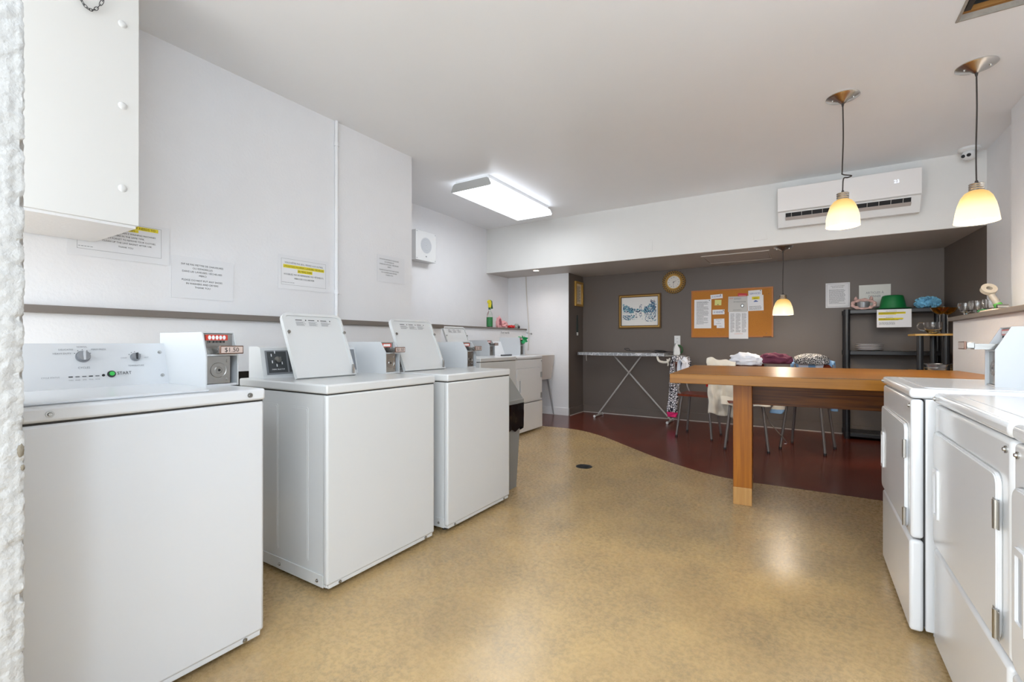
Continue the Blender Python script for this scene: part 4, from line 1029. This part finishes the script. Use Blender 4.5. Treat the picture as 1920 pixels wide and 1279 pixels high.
# notices around the shelf
notice('wall_notice', 'white double-framed text notice on the dark wall left of the black shelf', (.214, BY, 1.548), X, Z, .245, .305,
       [('F', .012, .233, .014, .291, .0022, MG), ('T', 'AVIS AUX LOCATAIRES', .122, .262, .010, MK, .14), ('T', 'SALLE DE LAVAGE', .122, .244, .010, MK, .12), ('B', .035, .2, .05, .23, 16, MG)], PAPER)
notice('wall_notice', 'white sign reading ARTICLES À DONNER behind the green hat', (.548, BY, 1.545), X, Z, .30, .262,
       [('T', 'ARTICLES À', .15, .155, .026, MG, .17), ('T', 'DONNER', .15, .112, .026, MG, .115)], mat('laminated_paper', (206, 206, 198), .35))
notice('wall_notice', 'narrow white notice with blue-grey lines on the dark side wall', (1.362, 6.36, 1.50), (.06, -1, 0), Z, .20, .31,
       [('T', s_, .095, v, .016, 6, .13) for s_, v in (('INTERDIT', .255), ('DE', .228), ('LAISSER', .20), ('DÉCHETS', .172), ('DO NOT', .11), ('LEAVE ANY', .082), ('GARBAGE', .054))], PAPER, tilt=-4, curl=.01)

# outlet
t = thing('power_outlet', 'white wall outlet on the dark wall above the iron', 'outlet', (-1.571, BY, 1.15))
MB().box(-.042, .042, -.006, 0, -.066, .066, 0, .002).build('cover_plate', [PLASTICW], t)
for zz in (-.025, .025):
    b = MB(); b.prism(rrect(-.018, .018, zz - .015, zz + .015, .006), 'y', -.008, -.006, 0); b.box(-.009, -.006, -.0085, -.008, zz - .004, zz + .008, 1); b.box(.006, .009, -.0085, -.008, zz - .004, zz + .008, 1)
    b.build('socket', [PLASTICW, BLACK], t)
# side wall items
t = thing('framed_picture', 'narrow gold-framed text print on the dark side wall beside the white wall', 'picture', (-3.05, 6.79, 1.885))
b = MB(); x0 = 0
for (a, c_, z0, z1, q0, q1, m) in ((-.145, .145, -.195, -.16, 0, .03, 0), (-.145, .145, .16, .195, 0, .03, 0), (-.145, -.105, -.16, .16, 0, .03, 0), (.105, .145, -.16, .16, 0, .03, 0)): b.box(q0, q1, a, c_, z0, z1, m, .006)
b.build('frame', [GOLD], t)
b = MB(); b.box(0, .008, -.108, .108, -.165, .165, 0); 
for j in range(14): b.box(.008, .009, -.06, .06 - .03 * (j % 3 == 2), -.12 + j * .018, -.113 + j * .018, 1)
b.build('text_print', [CREAM, GPRINT], t)
t = thing('hanging_strap', 'dark narrow strap with a small white tag hanging on the dark side wall', 'strap', (-3.046, 6.745, 1.36))
b = MB(); b.prism([(-.008, .19), (.008, .19), (.026, .02), (.022, -.08), (-.022, -.08), (-.026, .02)], 'x', 0, .008, 0); b.build('strap', [mat('dark_green_strap', (44, 60, 56), .5, vary=.5, vscale=50)], t)
b = MB(); b.box(0, .010, -.022, .022, -.13, -.082, 0, .003); o = b.build('white_tag', [PLASTICW], t)

# ------------------------------------------------------------------ ironing board
t = thing('ironing_board', 'folding ironing board with silver dotted cover along the dark wall', 'ironing board', (-2.30, 6.68, 0))
pts = []
for k in range(13):
    a = R(90 + 180 * k / 12); pts.append((-.60 + .10 * math.cos(a), .085 * math.sin(a)))
outline = [(.66, -.17), (.66, .17), (.1, .17)] + [(-.35, .14)] + pts + [(-.35, -.14), (.1, -.17)]
b = MB(); b.prism(outline, 'z', .926, .968, 0, True); b.build('padded_cover', [BOARDC], t)
b = MB(); b.tube([(-.5, 0, .925), (-.1, .0, .925), (.62, 0, .925)], .012, 0, 8); b.tube([(.66, -.12, .93), (.80, -.12, .935), (.88, -.10, .935), (.90, 0, .935), (.88, .10, .935), (.80, .12, .935), (.66, .12, .93)], .007, 0, 8)
for k in range(4): b.cyl((.70 + .05 * k, -.12, .935), (.70 + .05 * k, .12, .935), .004, m=0, n=8)
b.build('iron_rest', [BOARDM], t)
for (xt, xf, s_) in ((-.13, .70, 1), (.30, -.36, -1)):
    b = MB(); yo = .012 * s_
    b.tube([(xt, yo, .93), ((xt + xf) / 2, yo, .48), (xf, yo, .035)], .0125, 0, 10, False)
    b.cyl((xf, -.17, .018), (xf, .15, .018), .013, m=0, n=12)
    for yy in (-.17, .15): b.cyl((xf, yy - .006, .018), (xf, yy + .006, .018), .018, m=1, n=12)
    b.build('leg', [BOARDM, PLASTICW], t)
b = MB(); b.tube([(.56, -.15, .925), (.60, -.19, .86), (.70, -.19, .85), (.74, -.17, .90)], lambda q: .018 - .008 * abs(q - .5), 0, 6); b.tube([(.70, -.18, .89), (.72, -.2, .83), (.715, -.2, .80)], .009, 0, 6)
b.build('cover_tie', [CLOTHW], t)
b = MB(); b.tube([(-.52, -.10, .935), (-.515, -.11, .88), (-.51, -.11, .84)], .004, 0, 6)
b.build('cover_string', [mat('pale_cover_cloth', (176, 170, 164), .9)], t)
# iron standing on its heel
t = thing('clothes_iron', 'white and dark green clothes iron standing on the board rest', 'iron', (-1.505, 6.66, .945), R(20)); t.scale = (.88, .88, .88)
b = MB()
pf_ = [(-.045, .0), (.03, 0), (.045, .02), (.035, .10), (-.005, .175), (-.02, .178), (-.045, .12), (-.055, .03)]
b.prism([(x, z) for x, z in pf_], 'y', -.04, .04, 0, True); b.build('iron_body', [PLASTICW], t)
b = MB(); b.tube([(.03, 0, .02), (.075, 0, .05), (.07, 0, .12), (.02, 0, .155)], .014, 0, 10); b.build('handle', [SPDK], t)
b = MB(); b.prism([(-.056, .0), (-.045, .0), (-.044, .12), (-.018, .182), (-.026, .182), (-.058, .03)], 'y', -.048, .048, 0); b.build('soleplate', [STEEL], t)
b = MB(); b.tube([(.10, 0, .0), (.0, -.02, .012), (-.10, .03, .006), (-.22, -.02, .012), (-.3, .04, .022), (-.42, .0, .018), (-.5, -.03, .02), (-.62, .02, .03), (-.66, .03, .05), (-.60, .02, .055), (-.57, .0, .03)], .0045, 0, 7)
b.tube([(-.02, .02, .012), (-.12, -.05, .02), (-.22, .02, .03), (-.14, .05, .03), (-.06, .0, .02), (-.16, -.03, .01), (-.2, -.04, -.02), (-.15, -.06, -.06), (-.12, -.07, -.03)], .0045, 0, 7)
tag(b.build('iron_cord', [BLACKP], None, (-1.60, 6.66, .975)), 'black iron cord coiled on the ironing board', 'cord')

# ------------------------------------------------------------------ cloth helper
def drape(fn, nu, nv, mats, name, parent=None, thick=.006, mf=None, amp=.012, fr=9, seed=0):
    def g(u, v):
        p = Vector(fn(u, v)); q = p * fr + Vector((seed, 0, 0))
        return p + Vector((noise.noise(q), noise.noise(q + Vector((9, 3, 1))), noise.noise(q + Vector((4, 8, 5))) * .4)) * amp
    return MB().grid(g, nu, nv, 0, True, mf).build(name, mats, parent, solid=thick)
# leopard garment hanging from the board end
t = thing('leopard_trousers', 'leopard print trousers with pink hem hanging from the ironing board end', 'trousers', (-1.45, 6.47, 0))
def leg_fn(x0, w0, z1, z0, y0, sw):
    def f(u, v):
        a = 2 * PI * u; wv = w0 * (1 - .12 * v); zz = z1 + (z0 - z1) * v
        return (x0 + sw * v + wv * .5 * math.cos(a) * (1 + .1 * math.sin(7 * v)), y0 + .035 * math.sin(a) * (1 + .3 * math.sin(3 * a + 4 * v)), zz)
    return f
drape(leg_fn(.0, .15, .94, .18, -.02, -.07), 30, 40, [LEOP], 'long_leg', t, .003, None, .012, 14)
drape(leg_fn(-.07, .135, .18, .115, -.02, -.0), 24, 5, [HOTPINK], 'pink_hem', t, .003, None, .004, 14)
drape(leg_fn(.09, .11, .93, .66, .03, .05), 24, 20, [LEOP], 'short_leg', t, .003, None, .012, 14, 4)
drape(leg_fn(.145, .09, .66, .61, .03, .0), 24, 4, [HOTPINK], 'pink_cuff', t, .003, None, .003, 14)

# ------------------------------------------------------------------ chairs behind the table
def chair(label, loc, rz):
    t = thing('stacking_chair', label, 'chair', loc, rz, 'tube-legged chairs behind the table')
    b = MB(); b.prism(rrect(-.20, .20, -.20, .20, .05), 'z', .485, .51, 0, True); b.build('seat', [SEATW], t)
    for sx in (-1, 1):
        for sy in (-1, 1):
            b = MB(); b.tube([(sx * .15, sy * .15, .485), (sx * .20, sy * .20, .012)], .0135, 0, 10, False); b.cyl((sx * .20, sy * .20, 0), (sx * .20, sy * .20, .02), .015, m=1, n=10)
            b.build('leg', [CHAIRM, BLACKP], t)
    for sx in (-1, 1):
        b = MB(); b.tube([(sx * .17, .15, .48), (sx * .18, .20, .60), (sx * .18, .235, .88)], .011, 0, 8); b.build('back_post', [CHAIRM], t)
    b = MB(); b.grid(lambda u, v: (-.18 + .36 * u, .222 + .03 * math.sin(PI * u) + .02 * v, .73 + .15 * v), 12, 4); b.build('backrest', [SEATW], t, solid=.012)
    return t
chair('red-brown chair at the table left end, its back turned to the ironing board', (-1.08, 5.90, 0), R(84))
chair('chair behind the thick table leg, white cloth thrown over it', (-.53, 5.52, 0), R(5))
chair('chair right of the thick table leg, dark knit draped over its back', (.02, 5.78, 0), R(-14))
# garments
def sheet_over(name, label, cx, cy, wd, ztop, zf, zb, mats, rz=0, seed=0, amp=.014, cat='garment', depth=.06, taper=0, mf=None):
    """cloth folded over a horizontal bar along local x"""
    def f(u, v):
        L1 = ztop - zf; L2 = ztop - zb; tot = L1 + L2; s_ = v * tot; x = (u - .5) * wd
        if s_ < L1: z = zf + s_; k = (L1 - s_) / max(.01, L1); y = -depth * .5 - .02 * math.sin(6 * u + seed) * k
        else: z = ztop - (s_ - L1); k = (s_ - L1) / max(.01, L2); y = depth * .5 + .02 * math.sin(5 * u + seed) * k
        rr = min(1, abs(s_ - L1) / (depth * .7)); y *= rr
        y += .014 * math.sin(17 * u + 3 * v + seed) * (.3 + k); z += .016 * math.sin(4 * u + seed) + .008 * math.sin(11 * u) - taper * abs(u - .5) * (1 - k)
        x *= 1 - .10 * k * math.sin(3 * u + seed)
        return (x, y, z)
    o = drape(f, 30, 44, mats, name, None, .006, mf, amp, 12, seed); o.location = (cx, cy, 0); o.rotation_euler = (0, 0, rz)
    return tag(o, label, cat, 'clothes draped on the chairs')
sheet_over('white_garment', 'cream white trousers hanging down left of the thick table leg', -.765, 5.40, .27, .935, .34, .6, [CLOTHW], R(8), 1, .02)
sheet_over('white_garment', 'white cloth spread over the seat behind the thick table leg', -.53, 5.36, .46, .545, .47, .52, [CLOTHW], R(5), 3, .008, depth=.34)
b = MB(); lump(b, (0, 0, .0), (.17, .09, .085), 0, .26, 2.3, 4, 3)
tag(b.build('bunched_shirt', [CLOTHB], None, (-.56, 5.74, .915)), 'bluish white shirt bunched over the chair back behind the thick table leg', 'garment', 'clothes draped on the chairs')
b = MB(); lump(b, (0, 0, 0), (.155, .08, .075), 0, .26, 2.2, 4, 7)
tag(b.build('maroon_garment', [MAROON], None, (-.28, 5.77, .93)), 'maroon garment heaped between the white shirt and the black knit', 'garment', 'clothes draped on the chairs')
b = MB(); lump(b, (0, 0, 0), (.17, .09, .075), 0, .14, 1.6, 4, 17)
tag(b.build('knit_garment', [WEAVE], None, (.055, 5.99, .925)), 'black and white knit garment draped over the right chair back', 'garment', 'clothes draped on the chairs')
sheet_over('blue_garment', 'pale blue and white garment under the black knit on the right chair', .07, 6.045, .42, .93, .80, .62, [LBLUE, CLOTHB], R(-14), 6, .014, mf=lambda u, v: 0 if int(u * 5) % 2 == 0 else 1)
def sleeve(label, p0, p1, r0, m_main, m_cuff, gname='sleeve'):
    p0, p1 = Vector(p0), Vector(p1); d = p1 - p0
    def f(u, v):
        a = 2 * PI * u; c_ = p0 + d * v; r = r0 * (1 - .25 * v) * (1 + .12 * math.sin(9 * v + 2 * a))
        return c_ + Vector((math.cos(a) * r, math.sin(a) * r * .7, 0))
    o = drape(f, 20, 20, [m_main, m_cuff], gname, None, .003, lambda u, v: 1 if v > .75 else 0, .006, 20)
    return tag(o, label, 'sleeve', 'clothes draped on the chairs')
sleeve('white sleeve with blue cuff hanging between the two right chairs', (-.19, 5.50, .56), (-.25, 5.42, .40), .07, CLOTHW, LBLUE)
sleeve('white sleeve with blue cuff hanging beside the black shelf post', (.235, 5.93, .62), (.255, 5.90, .40), .042, CLOTHW, LBLUE)
sheet_over('white_garment', 'white shirt hooked over the back of the left chair beside the leopard trousers', -1.27, 5.925, .22, .925, .74, .78, [CLOTHB], R(84), 4, .01)
sheet_over('red_garment', 'red garment lying over the seat and edge of the left chair', -.93, 5.86, .24, .80, .52, .6, [REDC], R(84), 9, .012)
b = MB(); b.tube([(0, 0, .0), (.06, 0, -.12), (.16, 0, -.24), (.2, 0, -.3), (.18, .0, -.31)], .005, 0, 7)
tag(b.build('wire_hanger', [STEEL], None, (-.36, 5.47, .40)), 'thin curved metal wire hanging under the middle chair seat', 'wire')

# ------------------------------------------------------------------ wooden table
t = thing('wooden_table', 'thick honey oak table with slab legs and deep beam', 'table', (.08, 3.92, 0), R(4.2))
b = MB(); b.box(-.90, .93, -.66, .68, .848, .91, 0, .003); b.build('tabletop', [OAKX], t)
b = MB(); b.box(-.43, .70, -.03, .03, .66, .848, 0, .002); b.build('beam', [OAKD], t)
for xx in (-.472, .68):
    b = MB(); b.box(xx - .058, xx + .058, -.34, .42, .12, .848, 0, .002); lg = b.build('leg', [OAKZ], t)
    b = MB(); b.box(xx - .0585, xx + .0585, -.3405, .4205, 0, .12, 0, .002); o = b.build('foot', [OAKP], lg); o['label'] = 'paler wooden foot of the leg'
b = MB(); b.tube([(-.15, -.66, .908), (.05, -.6605, .9105), (.3, -.659, .9105)], .0012, 0, 4)
b.build('edge_split', [BLACK], t)

# ------------------------------------------------------------------ black shelf unit
t = thing('plastic_shelving', 'tall black plastic shelf unit in the alcove corner', 'shelf unit', (.825, 6.79, 0))
SX0, SX1, SY0, SY1 = -.43, .44, -.165, .165
for zz in (.03, .50, .975, 1.45):
    b = MB(); b.box(SX0, SX1, SY0, SY1, zz, zz + .045, 0, .006)
    for k in range(8):
        for j in range(3): b.box(SX0 + .05 + k * .1, SX0 + .11 + k * .1, SY0 + .04 + j * .09, SY0 + .10 + j * .09, zz + .045, zz + .0465, 0)
    for sx in (SX0 + .015, SX1 - .015):
        for sy in (SY0 + .015, SY1 - .015): b.cyl((sx, sy, zz - .004), (sx, sy, zz + .05), .034, m=0, n=18)
    b.build('shelf', [BLACKP], t)
for sx in (SX0 + .015, SX1 - .015):
    for sy in (SY0 + .015, SY1 - .015):
        b = MB(); b.cyl((sx, sy, 0), (sx, sy, 1.46), .028, m=0, n=18); b.build('post', [BLACKP], t)
TZ = 1.4965
notice('shelf_notice', 'white paper with yellow highlighted lines taped to the top black shelf', (.68, 6.615, 1.287), X, Z, .30, .20,
       [('B', .08, .18, .178, .186, 1, MG), ('R', .015, .25, .148, .170, MY), ('B', .02, .25, .150, .172, 2, MG), ('R', .015, .17, .142, .148, MY), ('B', .02, .16, .125, .13, 1, MG), ('B', .08, .18, .108, .115, 1, MG), ('R', .015, .23, .088, .104, MY), ('R', .015, .19, .078, .088, MY),
        ('B', .02, .24, .082, .104, 2, MG), ('B', .02, .16, .03, .065, 3, MG)], PAPER)
# pink fuzzy headband
t = thing('fuzzy_headband', 'pale pink fuzzy headband with ears beside the green hat', 'headband', (.57, 6.72, TZ + .004))
b = MB(); b.tube([(.105 * math.cos(2 * PI * k / 16), .02 * math.sin(2 * PI * k / 16) - .0, .062 + .05 * math.sin(2 * PI * k / 16)) for k in range(16)], lambda q: .017 + .004 * math.sin(q * 60), 0, 10, True, True); b.build('band', [FUZZ], t)
for sx in (-1, 1):
    b = MB(); b.lathe([(.0, .05), (.012, .035), (.02, .012), (.0, -.005)], (sx * .072, 0, .105), 0, 12); b.build('ear', [FUZZ], t)
b = MB(); b.cyl((0, .0, .022), (0, .0, .085), .055, .062, 0, 24); b.build('grey_cup', [KNOB], t)
# green hat
t = thing('party_hat', 'shiny green bowler-style party hat on the black shelf', 'hat', (.835, 6.74, TZ))
b = MB(); b.lathe([(.155, .006), (.155, .012), (.122, .012), (.118, .03), (.111, .07), (.098, .135), (.092, .148), (.078, .154), (0, .155)], (0, 0, 0), 0, 40); b.build('crown', [HATG], t)
b = MB(); b.lathe([(.118, .013), (.1165, .036), (.114, .038)], (0, 0, .0), 0, 40); o = b.build('hat_band', [HATB], t); o['label'] = 'shiny brighter green hat band'
b = MB(); b.lathe([(.0, .001), (.158, .001), (.165, .008), (.15, .011), (.112, .011)], (0, 0, 0), 0, 40); b.build('brim', [HATG], t)
# blue pompom
b = MB(); rnd = random.Random(5)
for k in range(120):
    th = rnd.uniform(0, 2 * PI); ph = math.acos(rnd.uniform(-.75, 1)); d = Vector((math.sin(ph) * math.cos(th), math.sin(ph) * math.sin(th), math.cos(ph)))
    c_ = Vector((d.x * .095, d.y * .065, d.z * .05)); a = d.orthogonal().normalized(); a.rotate(Matrix.Rotation(rnd.uniform(0, 6.28), 3, d)); e = d.cross(a)
    s_ = rnd.uniform(.02, .034)
    b.add([c_ - d * .02, c_ + a * s_ + e * .008, c_ + d * .022 + a * s_ * .4, c_ + d * .024 - a * s_ * .5, c_ - a * s_ - e * .008], [(0, 1, 2), (0, 2, 3), (0, 3, 4)])
lump(b, (0, 0, 0), (.08, .055, .045), 0, .1)
tag(b.build('tissue_pompom', [POM], None, (1.135, 6.76, TZ + .06), solid=.0015), 'ruffled light blue pompom at the right end of the top shelf', 'pompom')
# plates
PL = MB().lathe([(0, .0), (.075, .0), (.085, .003), (.128, .016), (.13, .02), (.126, .02), (.083, .008), (0, .006)], (0, 0, 0), 0, 40).build('dinner_plate', [PLATE], None, (.625, 6.73, 1.0225))
names_ = ['bottom', 'second lowest', 'second from the top', 'topmost']
tag(PL, 'white dinner plate, bottom one of the stack on the black shelf', 'plate', 'white plates stacked on the middle shelf')
for k in range(1, 4):
    c = PL.copy(); sc.collection.objects.link(c); c.location = (.625 + (.004, -.003, .002)[k - 1], 6.73, 1.0225 + k * .0195)
    c['label'] = 'white dinner plate, ' + names_[k] + ' of the stack on the black shelf'

# ------------------------------------------------------------------ yellow-topped corner rack
t = thing('corner_rack', 'small rack with wavy yellow top and black posts before the shelf unit', 'rack', (1.115, 6.08, 0))
top = [(-.20, -.10), (-.10, -.125), (.0, -.115), (.08, -.15), (.20, -.17), (.245, -.1), (.245, .22), (-.18, .22), (-.205, .05)]
top = smooth2(top + [top[0]], 5)[:-1]
for zz, nm in ((1.185, 'yellow_top'), (.82, 'lower_shelf'), (.35, 'lower_shelf')):
    b = MB(); b.prism([(x, y) for x, y in top], 'z', zz, zz + .018, 0, True); b.build(nm, [BEECH], t)
for (x, y) in ((-.16, -.07), (.03, -.085), (-.02, .17), (.17, .16), (.19, -.11)):
    b = MB(); b.cyl((x, y, .0), (x, y, 1.185), .0265, m=0, n=18); b.build('post', [BLACKP], t)
GZ = 1.204
def goblet(name, label, loc, prof, m, group=None, parent_parts=None):
    return tag(MB().lathe(prof, (0, 0, 0), 0, 28).build(name, [m], None, loc), label, 'glass', group)
# handled glass cup
t = thing('glass_cup', 'ribbed clear glass cup with handle on the yellow rack', 'glass cup', (1.045, 5.975, GZ))
MB().lathe([(0, .004), (.04, .004), (.062, .035), (.07, .07), (.072, .11), (.068, .11), (.066, .07), (.058, .038), (.03, .012), (0, .01)], (0, 0, 0), 0, 28).build('bowl', [GLASS], t)
MB().tube([(-.066, 0, .10), (-.10, 0, .105), (-.118, 0, .075), (-.10, 0, .04), (-.058, 0, .03)], .005, 0, 8).build('handle', [GLASS], t)
t = thing('glass_cup', 'clear glass cup partly hidden behind the half wall on the yellow rack', 'glass cup', (1.31, 5.985, GZ))
MB().lathe([(0, .004), (.035, .004), (.05, .03), (.055, .08), (.052, .08), (.046, .03), (0, .01)], (0, 0, 0), 0, 28).build('bowl', [GLASS], t)
def coupe(label, loc):
    t = thing('stemmed_glass', label, 'stemmed glass', loc, 0, 'amber stemmed glasses on the yellow rack')
    MB().lathe([(0, .0), (.04, .0), (.038, .003), (.007, .008), (.006, .175), (.012, .188)], (0, 0, 0), 0, 24).build('stem', [GLASS], t)
    MB().lathe([(0, .186), (.022, .190), (.052, .212), (.074, .252), (.071, .252), (.050, .217), (.020, .195), (0, .192)], (0, 0, 0), 0, 28).build('amber_bowl', [AMBER], t)
coupe('amber coupe glass on a clear stem, left of the pair on the yellow rack', (1.10, 6.0, GZ))
coupe('amber coupe glass on a clear stem, right of the pair on the yellow rack', (1.175, 6.10, GZ))
# pans
for k, r in enumerate((.115, .12)):
    b = MB(); z = .8395 + k * .036; b.lathe([(0, z), (r - .008, z), (r, z + .03), (r + .006, z + .034), (r + .002, z + .036), (r - .004, z + .032), (r - .012, z + .004), (0, z + .004)], (0, 0, 0), 0, 40)
    tag(b.build('cake_pan', [ALU], None, (1.09, 6.07, 0)), ('lower' if k == 0 else 'upper') + ' of the two round aluminium pans on the rack shelf', 'pan', 'aluminium pans on the rack')

# ------------------------------------------------------------------ right ledge items
RZ = 1.3325
def jar(label, loc, k=1.0, foot=False, gold=True):
    t = thing('glass_jar', label, 'glass jar', loc, 0, 'clear glasses on the right ledge')
    MB().lathe([(0, .0), (.04 * k, 0), (.035 * k, .006), (.012 * k, .014), (.014 * k, .03), (.042 * k, .05), (.052 * k, .085 * k + .01), (.048 * k, .12 * k), (.046 * k, .12 * k), (.049 * k, .085 * k + .01), (.039 * k, .053), (0, .036)], (0, 0, 0), 0, 28).build('bowl', [GLASS], t)
    if gold: MB().lathe([(.041 * k, .001), (.0365 * k, .0075), (.02 * k, .011)], (0, 0, 0), 0, 24).build('amber_foot', [AMBER], t)
jar('clear footed glass with amber foot at the left end of the right ledge', (1.125, 5.27, RZ), .95)
jar('clear footed glass bowl in the middle of the glasses on the right ledge', (1.19, 5.24, RZ), 1.05, gold=False)
jar('clear footed glass nearest the tape roll on the right ledge', (1.215, 5.02, RZ), 1.0, gold=False)
t = thing('tape_roll', 'roll of tape with grey handle and green band standing on the right ledge', 'tape dispenser', (1.22, 4.83, RZ))
hd = Vector((.03, .10, .17))
b = MB(); b.cyl((.0, -.01, .03), (-.05, .02, .155), .022, .02, 0, 16); b.build('handle', [mat('warm_grey_plastic', (168, 160, 148), .4)], t)
b = MB(); c0 = Vector((-.058, .02, .185)); ax = Vector((.1, -.75, .55)).normalized(); a_ = ax.orthogonal().normalized(); e_ = ax.cross(a_)
def rr(rad, h): return [c0 + ax * h + (a_ * math.cos(2 * PI * k / 28) + e_ * math.sin(2 * PI * k / 28)) * rad for k in range(28)]
vs = rr(.046, -.014) + rr(.046, .014) + rr(.018, .014) + rr(.018, -.014)
for q in range(4): b.add(vs, [(q * 28 + i, q * 28 + (i + 1) % 28, ((q + 1) % 4) * 28 + (i + 1) % 28, ((q + 1) % 4) * 28 + i) for i in range(28)], 0, q in (0, 2))
b.build('tape_ring', [mat('beige_tape', (182, 172, 156), .5)], t)
b = MB(); b.cyl((-.006, -.006, .045), (-.018, .001, .075), .026, .025, 0, 16); b.build('green_band', [mat('bright_green_plastic', (86, 160, 70), .4)], t)
b = MB(); b.box(-.04, .04, -.06, .03, 0, .018, 0, .004); b.cyl((-.03, -.04, .045), (.03, -.04, .045), .022, m=0, n=14); b.build('base', [STEEL], t)
b = MB()
for (x, y, l_, a) in ((0, 0, .14, 20), (.02, .06, .12, -30)):
    lump(b, (x, y, .018), (.03, .06, .022), 0, .4, 5, 3, a)
tag(b.build('green_wrapper', [mat('green_foil', (60, 140, 84), .35, vary=.3, vscale=30)], None, (1.14, 4.88, RZ)), 'crumpled green wrapper by the foot of the tape roll', 'wrapper')
b = MB()
for k in range(5):
    a = R(-4 + 3 * k); b.box(-.09 + .004 * k, .07 + .003 * k, -.16 + .01 * k, .12 + .006 * k, .004 * k, .004 * k + .003, 0)
tag(b.build('paper_stack', [mat('cream_papers', (222, 206, 186), .8)], None, (1.16, 4.58, RZ)), 'thin stack of cream papers lying flat on the right ledge', 'papers')

# floor drain
t = thing('floor_drain', 'small round dark floor drain in the tan concrete', 'floor drain', (-1.686, 3.882, 0))
b = MB(); b.lathe([(.0, .002), (.062, .002), (.066, .004), (.072, .003), (.074, .0005)], (0, 0, 0), 0, 32); b.build('grate', [mat('drain_iron', (46, 48, 48), .5, metal=.5)], t)
b = MB()
for k in range(-3, 4): b.box(-.045, .045, k * .014 - .003, k * .014 + .003, .0024, .0032, 0)
b.build('slots', [BLACK], t)
